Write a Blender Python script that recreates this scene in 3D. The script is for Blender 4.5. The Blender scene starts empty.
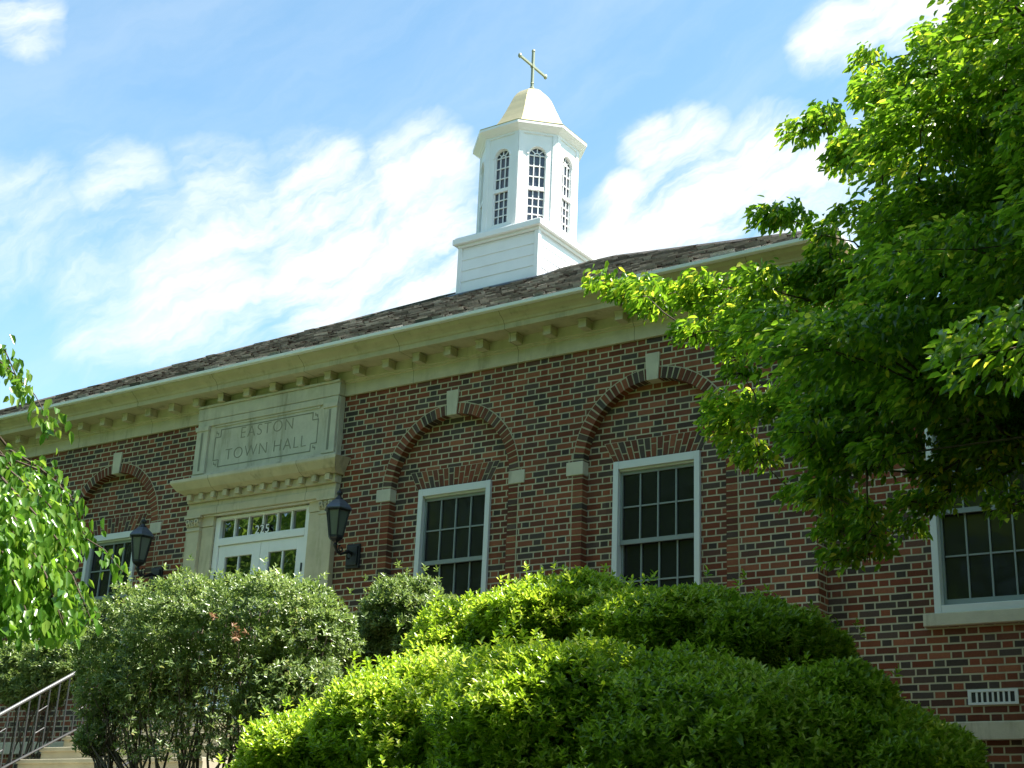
import bpy, math, random
import numpy as np
from mathutils import Vector, Matrix

random.seed(7)
RNG = np.random.default_rng(11)
sc = bpy.context.scene
COL = sc.collection

# ------------------------------------------------------------------ camera
F_PX, YAW, PIT, ROLL = 1420.0, math.radians(-35.0557), math.radians(19.1209), math.radians(-2.4847)
cam_d = bpy.data.cameras.new('camera')
cam = bpy.data.objects.new('camera', cam_d)
COL.objects.link(cam)
cam_d.sensor_fit = 'HORIZONTAL'
cam_d.sensor_width = 36.0
cam_d.lens = F_PX / 1024.0 * 36.0
cam_d.clip_end = 3000
fwd = Vector((math.sin(YAW) * math.cos(PIT), math.cos(YAW) * math.cos(PIT), math.sin(PIT)))
rgt0 = Vector((math.cos(YAW), -math.sin(YAW), 0))
dwn0 = fwd.cross(rgt0)
rgt = math.cos(ROLL) * rgt0 + math.sin(ROLL) * dwn0
dwn = -math.sin(ROLL) * rgt0 + math.cos(ROLL) * dwn0
M = Matrix((rgt, -dwn, -fwd)).transposed().to_4x4()
M.translation = Vector((0, -12.2, 1.6))
cam.matrix_world = M
sc.camera = cam

# ------------------------------------------------------------------ light, sky, exposure
SUN_EL, SUN_AZ = 60.0, 18.0            # azimuth: angle from +X towards +Y
EXPOSURE = 1.6
s = Vector((math.cos(math.radians(SUN_EL)) * math.cos(math.radians(SUN_AZ)),
            math.cos(math.radians(SUN_EL)) * math.sin(math.radians(SUN_AZ)),
            math.sin(math.radians(SUN_EL))))
sun_d = bpy.data.lights.new('sun', 'SUN')
sun_d.energy = 5.0
sun_d.angle = math.radians(0.5)
sun_d.color = (1.0, 0.95, 0.86)
sun = bpy.data.objects.new('sun', sun_d)
sun.rotation_euler = (-s).to_track_quat('-Z', 'Y').to_euler()
sun.location = (20, 10, 40)
COL.objects.link(sun)
sc.view_settings.view_transform = 'Standard'
sc.view_settings.look = 'None'
sc.view_settings.gamma = 1
sc.view_settings.exposure = EXPOSURE


def ray(px, py):
    d = fwd + rgt * ((px - 512) / F_PX) + dwn * ((py - 384) / F_PX)
    return d


class NT:
    """tiny helper to wire shader nodes"""
    def __init__(self, tree):
        self.t = tree
        tree.nodes.clear()

    def n(self, typ, inputs=None, **props):
        nd = self.t.nodes.new(typ)
        for k, v in props.items():
            setattr(nd, k, v)
        for k, v in (inputs or {}).items():
            sk = nd.inputs[k]
            if isinstance(v, bpy.types.NodeSocket):
                self.t.links.new(v, sk)
            else:
                sk.default_value = v
        return nd

    def m(self, op, a, b=0.0, c=None, clamp=False):
        i = {0: a, 1: b}
        if c is not None:
            i[2] = c
        return self.n('ShaderNodeMath', i, operation=op, use_clamp=clamp).outputs[0]

    def v(self, op, a, b=(0, 0, 0)):
        nd = self.n('ShaderNodeVectorMath', {0: a, 1: b}, operation=op)
        return nd.outputs['Value'] if op in ('DOT_PRODUCT', 'LENGTH') else nd.outputs[0]

    def ramp(self, fac, els, interp='LINEAR'):
        nd = self.n('ShaderNodeValToRGB', {0: fac})
        nd.color_ramp.interpolation = interp
        e = nd.color_ramp.elements
        while len(e) < len(els):
            e.new(0.5)
        for k, (p, c) in zip(e, els):
            k.position = p
            k.color = (*c, 1) if len(c) == 3 else c
        return nd.outputs[0]

    def smooth(self, x, a, b):
        return self.n('ShaderNodeMapRange', {'Value': x, 'From Min': a, 'From Max': b},
                      interpolation_type='SMOOTHSTEP').outputs[0]

    def noise(self, vec, scale, detail=4, rough=0.55):
        return self.n('ShaderNodeTexNoise', {'Vector': vec, 'Scale': scale, 'Detail': detail, 'Roughness': rough}).outputs['Fac']

    def mix(self, f, a, b, blend='MIX'):
        nd = self.n('ShaderNodeMix', None, data_type='RGBA', blend_type=blend)
        for idx, val in ((0, f), (6, a), (7, b)):
            if isinstance(val, bpy.types.NodeSocket):
                self.t.links.new(val, nd.inputs[idx])
            else:
                nd.inputs[idx].default_value = val if not isinstance(val, tuple) or len(val) == 4 else (*val, 1)
        return nd.outputs[2]


def new_mat(name):
    m = bpy.data.materials.new(name)
    m.use_nodes = True
    return m, NT(m.node_tree)


# world: physical sky + real cloud deck given by direction only
world = bpy.data.worlds.new('World')
sc.world = world
world.use_nodes = True
w = NT(world.node_tree)
sky = w.n('ShaderNodeTexSky', sky_type='NISHITA')
sky.sun_disc = False
sky.sun_elevation = math.radians(SUN_EL)
sky.sun_rotation = math.atan2(s.x, s.y)
sky.air_density = 1.0
sky.dust_density = 0.6
sky.ozone_density = 1.6
dirv = w.v('NORMALIZE', w.n('ShaderNodeTexCoord').outputs['Generated'])
warp = w.n('ShaderNodeTexNoise', {'Vector': dirv, 'Scale': 5.0, 'Detail': 6.0, 'Roughness': 0.6}).outputs['Color']
wv = w.v('NORMALIZE', w.v('ADD', dirv, w.v('MULTIPLY', w.v('SUBTRACT', warp, (0.5, 0.5, 0.5)), (0.10, 0.10, 0.10))))
# streak axes: along the wind stretched, across compressed
ax1 = (ray(300, 150) - ray(200, 215)).normalized()
ax2 = (ray(240, 230) - ray(190, 150)).normalized()
ax3 = ray(250, 180).normalized()
comb = w.n('ShaderNodeCombineXYZ', {0: w.m('MULTIPLY', w.v('DOT_PRODUCT', wv, tuple(ax1)), 4.5),
                                    1: w.m('MULTIPLY', w.v('DOT_PRODUCT', wv, tuple(ax2)), 20.0),
                                    2: w.m('MULTIPLY', w.v('DOT_PRODUCT', wv, tuple(ax3)), 5.0)}).outputs[0]
fb = w.noise(comb, 1.0, 8, 0.6)
fine = w.noise(w.v('ADD', w.v('MULTIPLY', comb, (2.6, 2.0, 2.6)), (3.1, 7.7, 1.3)), 1.0, 7, 0.62)
blobs = [(15, 30, 2.6, .75), (30, 235, 3.4, .50), (130, 210, 3.4, .58), (240, 205, 3.8, .70), (330, 195, 4.2, .95), (425, 165, 3.4, 1.0), (440, 240, 4.6, 1.1), (340, 265, 5, 1.05),
         (210, 285, 5.0, .68), (110, 290, 4.5, .5), (260, 350, 4, .5), (-60, 240, 5, .5), (650, 225, 3.4, 1.0), (720, 220, 4.4, 1.15), (790, 190, 4.2, 1.1), (655, 135, 1.9, .75), (700, 135, 2.3, .75),
         (760, 260, 5, 1.0), (850, 45, 2.4, .95), (915, 22, 2.8, 1.05), (735, 40, 0.8, .30), (980, 120, 5, .7), (1010, 0, 3, .8), (620, 270, 3.4, .9), (880, 200, 5, .6)]
acc = None
for bx, by, rad, amp in blobs:
    d = ray(bx, by).normalized()
    mr = w.n('ShaderNodeMapRange', {'Value': w.v('DOT_PRODUCT', wv, tuple(d)), 'From Min': math.cos(math.radians(rad)),
                                    'From Max': 1.0, 'To Min': 0.0, 'To Max': amp}, interpolation_type='SMOOTHSTEP').outputs[0]
    acc = mr if acc is None else w.m('MAXIMUM', acc, mr)
# elsewhere in the sky: fair-weather patches from noise alone
wide = w.smooth(w.noise(wv, 2.3, 4, .5), 0.50, 0.72)
away = w.smooth(w.v('DOT_PRODUCT', dirv, tuple(ray(500, 200).normalized())), 0.93, 0.80)
acc = w.m('MAXIMUM', acc, w.m('MULTIPLY', w.m('MULTIPLY', wide, away), 0.55))
dens = w.m('ADD', w.m('MULTIPLY', acc, 0.82), w.m('MULTIPLY', w.m('ADD', w.m('MULTIPLY', w.m('SUBTRACT', fb, 0.5), 2.1), w.m('MULTIPLY', w.m('SUBTRACT', fine, 0.5), 1.5)), w.m('ADD', acc, 0.18)))
cloud = w.smooth(dens, 0.02, 1.12)
veil = w.m('MULTIPLY', w.smooth(fb, 0.3, 0.8), 0.16)
cloud = w.m('MAXIMUM', cloud, veil)
skyc = w.mix(1.0, sky.outputs[0], (0.96, 1.15, 1.04, 1), 'MULTIPLY')
full = w.mix(cloud, skyc, (4.3, 4.4, 4.3, 1))
bg = w.n('ShaderNodeBackground', {'Color': full, 'Strength': 0.096})
wo = w.n('ShaderNodeOutputWorld', {'Surface': bg.outputs[0]})


# ------------------------------------------------------------------ materials
def attr(nt, name='rnd'):
    return nt.n('ShaderNodeAttribute', attribute_name=name).outputs['Fac']


def bsdf_out(nt, color, rough=0.6, spec=0.5, metal=0.0, bump=None, bump_d=0.005, bump_s=0.6):
    i = {'Base Color': color if isinstance(color, bpy.types.NodeSocket) else (*color[:3], 1), 'Roughness': rough,
         'Specular IOR Level': spec, 'Metallic': metal}
    b = nt.n('ShaderNodeBsdfPrincipled', i)
    if bump is not None:
        bn = nt.n('ShaderNodeBump', {'Height': bump, 'Strength': bump_s, 'Distance': bump_d})
        nt.t.links.new(bn.outputs[0], b.inputs['Normal'])
    nt.n('ShaderNodeOutputMaterial', {'Surface': b.outputs[0]})
    return b


BRICKS = [(0.0, (.066, .050, .040)), (.10, (.084, .055, .042)), (.19, (.170, .048, .023)), (.42, (.200, .062, .029)),
          (.62, (.132, .046, .027)), (.78, (.225, .080, .040)), (.91, (.108, .052, .036))]
MORTAR = (.44, .40, .27)


def brick_color(nt, sel, val, pos):
    c = nt.ramp(sel, BRICKS, 'CONSTANT')
    k = nt.m('MULTIPLY_ADD', val, 0.55, 0.72)
    mot = nt.m('MULTIPLY_ADD', nt.noise(pos, 60, 3), 0.6, 0.7)
    kk = nt.m('MULTIPLY', k, mot)
    cc = nt.n('ShaderNodeCombineColor', {0: kk, 1: kk, 2: kk}).outputs[0]
    return nt.mix(1.0, c, cc, 'MULTIPLY')


def mat_brick():
    m, nt = new_mat('flemish_bond_brick')
    CH, PER, ST = 0.0677, 0.305, 0.2033
    g = nt.n('ShaderNodeNewGeometry')
    pos = g.outputs['Position']
    sp = nt.n('ShaderNodeSeparateXYZ', {0: pos}).outputs
    sn = nt.n('ShaderNodeSeparateXYZ', {0: g.outputs['True Normal']}).outputs
    side = nt.m('GREATER_THAN', nt.m('ABSOLUTE', sn[0]), 0.5)
    u = nt.n('ShaderNodeMix', {0: side, 2: sp[0], 3: sp[1]}, data_type='FLOAT').outputs[0]
    wob = nt.m('MULTIPLY', nt.m('SUBTRACT', nt.noise(pos, 9, 2), 0.5), 0.006)
    rf = nt.m('DIVIDE', nt.m('ADD', nt.m('SUBTRACT', sp[2], 7.0), wob), CH)
    row = nt.m('FLOOR', rf)
    fz = nt.m('FRACT', rf)
    hj = nt.n('ShaderNodeTexWhiteNoise', {'W': row}, noise_dimensions='1D').outputs[0]
    up = nt.m('ADD', nt.m('DIVIDE', u, PER), nt.m('ADD', nt.m('MULTIPLY', row, 0.5), nt.m('MULTIPLY', hj, 0.07)))
    cell = nt.m('FLOOR', up)
    fu = nt.m('MULTIPLY', nt.m('FRACT', up), PER)
    head = nt.m('GREATER_THAN', fu, ST)
    du = nt.m('MINIMUM', nt.m('MINIMUM', fu, nt.m('ABSOLUTE', nt.m('SUBTRACT', fu, ST))), nt.m('SUBTRACT', PER, fu))
    dz = nt.m('MULTIPLY', nt.m('MINIMUM', fz, nt.m('SUBTRACT', 1.0, fz)), CH)
    d = nt.m('MINIMUM', du, dz)
    mask = nt.smooth(d, 0.0060, 0.0088)
    idv = nt.n('ShaderNodeCombineXYZ', {0: nt.m('MULTIPLY_ADD', cell, 2.0, head), 1: row, 2: nt.m('MULTIPLY', side, 7.3)}).outputs[0]
    wn = nt.n('ShaderNodeTexWhiteNoise', {'Vector': idv}, noise_dimensions='3D')
    sel = nt.m('SUBTRACT', wn.outputs[0], nt.m('MULTIPLY', head, 0.16), clamp=True)
    val = nt.n('ShaderNodeSeparateColor', {0: wn.outputs['Color']}).outputs[1]
    bc = brick_color(nt, sel, val, pos)
    mo = nt.m('MULTIPLY_ADD', nt.noise(pos, 2.2, 4), 0.55, 0.72)
    mcol = nt.mix(1.0, (*MORTAR, 1), nt.n('ShaderNodeCombineColor', {0: mo, 1: mo, 2: mo}).outputs[0], 'MULTIPLY')
    col = nt.mix(mask, mcol, bc)
    stv = nt.n('ShaderNodeCombineXYZ', {0: nt.m('MULTIPLY', u, 5.0), 1: 0.0, 2: nt.m('MULTIPLY', sp[2], 0.5)}).outputs[0]
    streak = nt.smooth(nt.noise(stv, 1.0, 5, .6), 0.50, 0.78)
    grime = nt.m('MULTIPLY', nt.m('MULTIPLY_ADD', nt.noise(pos, 0.7, 5), 0.9, 0.56), nt.m('MULTIPLY_ADD', streak, -0.28, 1.0))
    col = nt.mix(1.0, col, nt.n('ShaderNodeCombineColor', {0: grime, 1: grime, 2: grime}).outputs[0], 'MULTIPLY')
    h = nt.m('ADD', nt.m('MULTIPLY', mask, 1.0), nt.m('MULTIPLY', nt.noise(pos, 120, 2), 0.3))
    bsdf_out(nt, col, 0.85, 0.25, bump=h, bump_d=0.006)
    return m


def mat_voussoir():
    m, nt = new_mat('voussoir_brick')
    pos = nt.n('ShaderNodeNewGeometry').outputs['Position']
    a = attr(nt)
    val = nt.m('FRACT', nt.m('MULTIPLY', a, 37.0))
    bsdf_out(nt, brick_color(nt, a, val, pos), 0.85, 0.25, bump=nt.noise(pos, 110, 2), bump_d=0.003)
    return m


def mat_plain(name, color, rough=0.6, spec=0.4, metal=0.0, var=0.25, scale=3.0, bump_d=0.002):
    m, nt = new_mat(name)
    pos = nt.n('ShaderNodeNewGeometry').outputs['Position']
    k = nt.m('MULTIPLY_ADD', nt.noise(pos, scale, 5), 2 * var, 1 - var)
    c = nt.mix(1.0, (*color, 1), nt.n('ShaderNodeCombineColor', {0: k, 1: k, 2: k}).outputs[0], 'MULTIPLY')
    bsdf_out(nt, c, rough, spec, metal, bump=nt.noise(pos, 45, 4), bump_d=bump_d)
    return m


def mat_stone(name, color, joints=True):
    m, nt = new_mat(name)
    pos = nt.n('ShaderNodeNewGeometry').outputs['Position']
    sp = nt.n('ShaderNodeSeparateXYZ', {0: pos}).outputs
    st = nt.n('ShaderNodeCombineXYZ', {0: nt.m('MULTIPLY', sp[0], 4.0), 1: nt.m('MULTIPLY', sp[1], 4.0), 2: nt.m('MULTIPLY', sp[2], 0.7)}).outputs[0]
    streak = nt.smooth(nt.noise(st, 1.3, 6, .65), 0.52, 0.80)
    k = nt.m('MULTIPLY_ADD', nt.noise(pos, 5, 6, .6), 0.5, 0.75)
    c = nt.mix(1.0, (*color, 1), nt.n('ShaderNodeCombineColor', {0: k, 1: k, 2: k}).outputs[0], 'MULTIPLY')
    c = nt.mix(nt.m('MULTIPLY', streak, 0.75), c, (.19, .17, .10, 1))
    moss = nt.smooth(nt.noise(pos, 2.1, 5, .7), 0.55, 0.72)
    c = nt.mix(nt.m('MULTIPLY', moss, 0.3), c, (.34, .33, .16, 1))
    if joints:
        fj = nt.m('FRACT', nt.m('DIVIDE', nt.m('ADD', sp[0], 0.33), 1.48))
        j = nt.m('LESS_THAN', nt.m('ABSOLUTE', nt.m('SUBTRACT', fj, 0.5)), 0.0032)
        c = nt.mix(nt.m('MULTIPLY', j, 0.6), c, (.12, .11, .08, 1))
    bsdf_out(nt, c, 0.85, 0.25, bump=nt.noise(pos, 70, 4), bump_d=0.003)
    return m


def mat_glass(name, rough, spec, base, wavy=0.0, ior=1.5):
    m, nt = new_mat(name)
    pos = nt.n('ShaderNodeNewGeometry').outputs['Position']
    b = bsdf_out(nt, base, rough, spec, bump=nt.noise(pos, 3.0, 2), bump_d=wavy, bump_s=1.0)
    b.inputs['IOR'].default_value = ior
    return m


def mat_shingle():
    m, nt = new_mat('weathered_shingles')
    pos = nt.n('ShaderNodeNewGeometry').outputs['Position']
    a = attr(nt)
    c = nt.ramp(a, [(0, (.08, .072, .063)), (.3, (.165, .15, .132)), (.5, (.29, .27, .24)), (.7, (.125, .114, .10)), (1, (.41, .385, .345))])
    k = nt.m('MULTIPLY_ADD', nt.noise(pos, 24, 4), 1.0, 0.5)
    c = nt.mix(1.0, c, nt.n('ShaderNodeCombineColor', {0: k, 1: k, 2: k}).outputs[0], 'MULTIPLY')
    bsdf_out(nt, c, 0.9, 0.2, bump=nt.noise(pos, 60, 3), bump_d=0.006)
    return m


def mat_leaf(name, cols, trans, tw=0.4, rough=0.38, spec=0.5):
    m, nt = new_mat(name)
    a = attr(nt)
    c = nt.ramp(a, cols)
    b = nt.n('ShaderNodeBsdfPrincipled', {'Base Color': c, 'Roughness': rough, 'Specular IOR Level': spec})
    tc = nt.mix(1.0, nt.ramp(a, [(p, tuple(min(1, x * y) for x, y in zip(cc, trans))) for p, cc in cols]), (1, 1, 1, 1), 'MULTIPLY')
    t = nt.n('ShaderNodeBsdfTranslucent', {'Color': tc})
    mx = nt.n('ShaderNodeMixShader', {0: tw, 1: b.outputs[0], 2: t.outputs[0]})
    nt.n('ShaderNodeOutputMaterial', {'Surface': mx.outputs[0]})
    return m


def mat_bark(name, color):
    m, nt = new_mat(name)
    pos = nt.n('ShaderNodeNewGeometry').outputs['Position']
    st = nt.v('MULTIPLY', pos, (30, 30, 6))
    f = nt.noise(st, 1.0, 5, .6)
    c = nt.ramp(f, [(.3, tuple(x * .5 for x in color)), (.7, color)])
    bsdf_out(nt, c, 0.9, 0.2, bump=f, bump_d=0.01)
    return m


def mat_grass():
    m, nt = new_mat('lawn')
    pos = nt.n('ShaderNodeNewGeometry').outputs['Position']
    f = nt.noise(pos, 6, 6, .7)
    c = nt.ramp(f, [(.25, (.025, .05, .012)), (.55, (.045, .095, .02)), (.8, (.08, .12, .03))])
    bsdf_out(nt, c, 0.9, 0.15, bump=nt.noise(pos, 60, 3), bump_d=0.03)
    return m


MAT = dict(
    brick=mat_brick(), voussoir=mat_voussoir(), mortar=mat_plain('mortar_bed', MORTAR, .9, .2, var=.25),
    stone=mat_stone('carved_limestone', (.55, .49, .345)), stone_n=mat_stone('smooth_limestone', (.56, .52, .40), False),
    letter_shade=mat_plain('painted_letter_shade', (.285, .27, .20), .9, .1), groove_shade=mat_plain('painted_groove_shade', (.26, .25, .19), .9, .1),  # darker stone colours stand in for shade in carved letters and grooves
    white=mat_plain('white_paint', (.80, .80, .785), .5, .35, var=.09), trim=mat_plain('aged_white_trim', (.66, .68, .66), .5, .4, var=.08),
    sash=mat_plain('grey_green_sash', (.24, .28, .265), .5, .4, var=.1),
    pane=mat_glass('screened_glass', .10, .42, (.016, .017, .017), .006), doorglass=mat_glass('door_glass', .02, 1.0, (.01, .014, .01), .003, 2.3),
    cupglass=mat_glass('cupola_glass', .05, .6, (.05, .06, .08), .002),
    roof=mat_shingle(), gutter=mat_plain('gutter_aluminium', (.88, .89, .90), .4, .4, 0.0, var=.05),
    iron=mat_plain('black_iron', (.012, .014, .018), .45, .5, var=.2), cowl=mat_plain('slate_grey_lantern_roof', (.07, .085, .11), .4, .5, var=.2),
    lampglass=mat_glass('lantern_glass', .2, .5, (.10, .12, .10), .002),
    gold=mat_plain('gilded_dome', (.60, .51, .28), .38, .5, .55, var=.12, scale=6), cross=mat_plain('verdigris_gold', (.29, .31, .21), .45, .5, .3, var=.15),
    concrete=mat_plain('worn_concrete', (.42, .38, .28), .9, .2, var=.3, scale=4), rail=mat_plain('grey_painted_steel', (.03, .032, .034), .4, .5, var=.15),
    railtop=mat_plain('silver_handrail', (.10, .104, .108), .4, .5, .0, var=.15), newel=mat_plain('dark_newel', (.02, .02, .022), .5, .4),
    bark=mat_bark('grey_brown_bark', (.13, .10, .075)), stem=mat_bark('shrub_stem', (.16, .13, .10)),
    dogwood=mat_leaf('dogwood_leaf', [(0, (.05, .13, .012)), (.5, (.125, .25, .022)), (.85, (.24, .36, .035)), (1, (.46, .46, .08))], (2.3, 2.1, 1.1), .54, .30, .6),
    azalea=mat_leaf('azalea_leaf', [(0, (.10, .20, .014)), (.4, (.20, .34, .022)), (.75, (.32, .46, .05)), (1, (.54, .60, .20))], (1.9, 1.65, 1.1), .50, .30, .7),
    privet=mat_leaf('glossy_shrub_leaf', [(0, (.07, .12, .03)), (.5, (.16, .24, .07)), (.9, (.27, .34, .13)), (1, (.36, .32, .16))], (1.6, 1.6, 1.0), .36, .36, .8),
    dead=mat_leaf('withered_leaf', [(0, (.20, .10, .05)), (1, (.36, .20, .10))], (1.2, 1.1, 1.0), .3, .5),
    cherry=mat_leaf('hanging_leaf', [(0, (.055, .15, .015)), (.5, (.11, .24, .03)), (1, (.22, .34, .06))], (1.9, 1.8, 1.0), .48, .26, .8),
    far=mat_leaf('far_leaf', [(0, (.08, .16, .02)), (1, (.22, .34, .05))], (1.6, 1.6, 1.0), .35, .5),
    grass=mat_grass(), mulch=mat_plain('bark_mulch', (.06, .042, .03), .95, .1, var=.5, scale=30, bump_d=.02),
)


# ------------------------------------------------------------------ mesh helpers
class MB:
    def __init__(self):
        self.v, self.f, self.r, self.m = [], [], [], []

    def face(self, pts, rnd=0.0, mi=0):
        b = len(self.v)
        self.v += [tuple(p) for p in pts]
        self.f.append(tuple(range(b, b + len(pts))))
        self.r.append(rnd)
        self.m.append(mi)

    def poly(self, verts, faces, rnd=0.0, mi=0):
        b = len(self.v)
        self.v += [tuple(p) for p in verts]
        for f in faces:
            self.f.append(tuple(i + b for i in f))
            self.r.append(rnd)
            self.m.append(mi)

    def box(self, x0, x1, y0, y1, z0, z1, rnd=0.0, mi=0):
        v = [(x0, y0, z0), (x1, y0, z0), (x1, y1, z0), (x0, y1, z0), (x0, y0, z1), (x1, y0, z1), (x1, y1, z1), (x0, y1, z1)]
        self.poly(v, [(0, 3, 2, 1), (4, 5, 6, 7), (0, 1, 5, 4), (1, 2, 6, 5), (2, 3, 7, 6), (3, 0, 4, 7)], rnd, mi)

    def hexa(self, front, back, rnd=0.0, mi=0):
        """prism between two polygons with the same number of points"""
        n = len(front)
        fs = [tuple(range(n)), tuple(range(2 * n - 1, n - 1, -1))]
        fs += [(i, i + n, (i + 1) % n + n, (i + 1) % n) for i in range(n)]
        self.poly(list(front) + list(back), fs, rnd, mi)

    def tube(self, pts, rad, n=6, mi=0, cap=True):
        pts = [Vector(p) for p in pts]
        rads = rad if isinstance(rad, (list, tuple)) else [rad] * len(pts)
        rings = []
        up = Vector((0.13, 0.21, 0.97))
        for i, p in enumerate(pts):
            t = (pts[min(i + 1, len(pts) - 1)] - pts[max(i - 1, 0)]).normalized()
            a = t.cross(up)
            if a.length < 1e-3:
                a = t.cross(Vector((1, 0, 0)))
            a.normalize()
            b = t.cross(a)
            rings.append([p + (a * math.cos(2 * math.pi * k / n) + b * math.sin(2 * math.pi * k / n)) * rads[i] for k in range(n)])
        vs = [q for r in rings for q in r]
        fs = [(i * n + k, i * n + (k + 1) % n, (i + 1) * n + (k + 1) % n, (i + 1) * n + k) for i in range(len(pts) - 1) for k in range(n)]
        if cap:
            fs += [tuple(range(n - 1, -1, -1)), tuple(range((len(pts) - 1) * n, len(pts) * n))]
        self.poly(vs, fs, 0, mi)

    def lathe(self, prof, cx, cy, n=8, phase=0.0, mi=0):
        """prof: list of (radius, z)"""
        vs, fs = [], []
        for r, z in prof:
            for k in range(n):
                a = phase + 2 * math.pi * k / n
                vs.append((cx + r * math.cos(a), cy + r * math.sin(a), z))
        for i in range(len(prof) - 1):
            for k in range(n):
                fs.append((i * n + k, i * n + (k + 1) % n, (i + 1) * n + (k + 1) % n, (i + 1) * n + k))
        fs += [tuple(range(n - 1, -1, -1)), tuple(range((len(prof) - 1) * n, len(prof) * n))]
        self.poly(vs, fs, 0, mi)

    def build(self, name, mats, parent=None, bevel=0.0, smooth=False):
        me = bpy.data.meshes.new(name)
        me.from_pydata(self.v, [], self.f)
        mats = mats if isinstance(mats, (list, tuple)) else [mats]
        for m in mats:
            me.materials.append(m)
        if len(mats) > 1:
            me.polygons.foreach_set('material_index', self.m)
        at = me.attributes.new('rnd', 'FLOAT', 'FACE')
        at.data.foreach_set('value', self.r)
        if smooth:
            me.polygons.foreach_set('use_smooth', [True] * len(self.f))
        me.update()
        return link(name, me, parent, bevel)


def link(name, me, parent=None, bevel=0.0):
    o = bpy.data.objects.new(name, me)
    COL.objects.link(o)
    if parent is not None:
        o.parent = parent
        o.matrix_parent_inverse = Matrix.Translation(-root_loc(parent))
    if bevel:
        b = o.modifiers.new('bevel', 'BEVEL')
        b.width = bevel
        b.segments = 2
        b.limit_method = 'ANGLE'
    return o


def root_loc(o):
    v = Vector(o.location)
    while o.parent is not None:
        v = v + o.matrix_parent_inverse.translation + Vector(o.parent.location)
        o = o.parent
    return v


def tag(o, label=None, cat=None, group=None, kind=None):
    if label: o['label'] = label
    if cat: o['category'] = cat
    if group: o['group'] = group
    if kind: o['kind'] = kind
    return o


def empty(name, loc):
    o = bpy.data.objects.new(name, None)
    o.location = loc
    o.empty_display_size = 0.3
    COL.objects.link(o)
    return o


def leaf_mesh(name, C, D, N, L, W, mat, parent=None, rnd=None, fold=0.18, curve=0.10):
    n = len(C)
    D = D / np.linalg.norm(D, axis=1, keepdims=True)
    S = np.cross(D, N)
    S /= np.linalg.norm(S, axis=1, keepdims=True) + 1e-9
    N = np.cross(S, D)
    L = L[:, None]
    W = W[:, None]
    B = C
    m1 = C + D * L * .33
    m2 = C + D * L * .70 - N * L * curve
    T = C + D * L - N * L * curve * 2.4
    V = np.stack([B, m1 + S * W * .5 + N * W * fold, m2 + S * W * .40 + N * W * fold, T, m2 - S * W * .40 + N * W * fold, m1 - S * W * .5 + N * W * fold], 1).reshape(-1, 3)
    base = (np.arange(n) * 6)[:, None]
    Fq = np.concatenate([base + np.array([[0, 1, 2, 3]]), base + np.array([[0, 3, 4, 5]])], 1).reshape(-1, 4)
    me = bpy.data.meshes.new(name)
    me.vertices.add(len(V))
    me.vertices.foreach_set('co', V.astype(np.float32).ravel())
    me.loops.add(Fq.size)
    me.loops.foreach_set('vertex_index', Fq.astype(np.int32).ravel())
    me.polygons.add(len(Fq))
    me.polygons.foreach_set('loop_start', np.arange(0, Fq.size, 4, dtype=np.int32))
    me.update(calc_edges=True)
    me.materials.append(mat)
    at = me.attributes.new('rnd', 'FLOAT', 'FACE')
    if rnd is None:
        rnd = RNG.random(n)
    at.data.foreach_set('value', np.repeat(np.clip(rnd, 0, 1), 2).astype(np.float32))
    return link(name, me, parent)


def unit(n):
    v = RNG.normal(size=(n, 3))
    return v / np.linalg.norm(v, axis=1, keepdims=True)


# ------------------------------------------------------------------ ground
def ground_z(y):
    t = min(1, max(0, (y + 11.5) / 7.5))
    return 2.05 * t * t * (3 - 2 * t)


mb = MB()
ys = [-400, -120, -60, -30, -14] + [-12 + .5 * i for i in range(18)] + [0, 12, 40, 120, 400]
xs = [-400, -120, -50, -25, -10, 0, 10, 25, 50, 120, 400]
vs = [(x, y, ground_z(y)) for y in ys for x in xs]
nx = len(xs)
mb.poly(vs, [(j * nx + i, j * nx + i + 1, (j + 1) * nx + i + 1, (j + 1) * nx + i) for j in range(len(ys) - 1) for i in range(nx - 1)])
tag(mb.build('ground', MAT['grass'], smooth=True), 'sloping lawn rising from the viewer to the foot of the brick hall', 'ground', kind='structure')
mb = MB()
n = 24
for (x0, x1) in ((-20.5, -13.35), (-11.0, 3.0)):
    for i in range(n):
        for j in range(6):
            xa, xb = x0 + (x1 - x0) * i / n, x0 + (x1 - x0) * (i + 1) / n
            ya, yb = -6.4 + 6.4 * j / 6 - .0, -6.4 + 6.4 * (j + 1) / 6
            mb.face([(xa, ya, ground_z(ya) + .02), (xb, ya, ground_z(ya) + .02), (xb, yb, ground_z(yb) + .02), (xa, yb, ground_z(yb) + .02)])
tag(mb.build('planting_bed', MAT['mulch']), 'dark mulched planting bed under the shrubs along the wall', 'ground', kind='structure')

# ------------------------------------------------------------------ town hall
X0, X1, YB = -19.39, -5.03, 10.8          # footprint of the main block
ZF = 7.0                                   # top of brickwork
hall = empty('town_hall', (-12.2, 0, 2.05))
tag(hall, 'single storey red brick town hall with limestone cornice, arched window bays and white cupola', 'building')
BAYS = [-15.03, -9.37, -6.778]
SP, RI, RO, RW = 5.71, .825, .96, .90      # spring line, arch inner / outer radius, wall opening
WSILL, WTOP, WH = 3.945, 5.718, 0.5        # window outer frame
REC = 0.10

mb = MB()
Z0 = 1.7


def wq(x0, x1, z0, z1, y=0.0):
    mb.face([(x0, y, z0), (x1, y, z0), (x1, y, z1), (x0, y, z1)])


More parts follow.
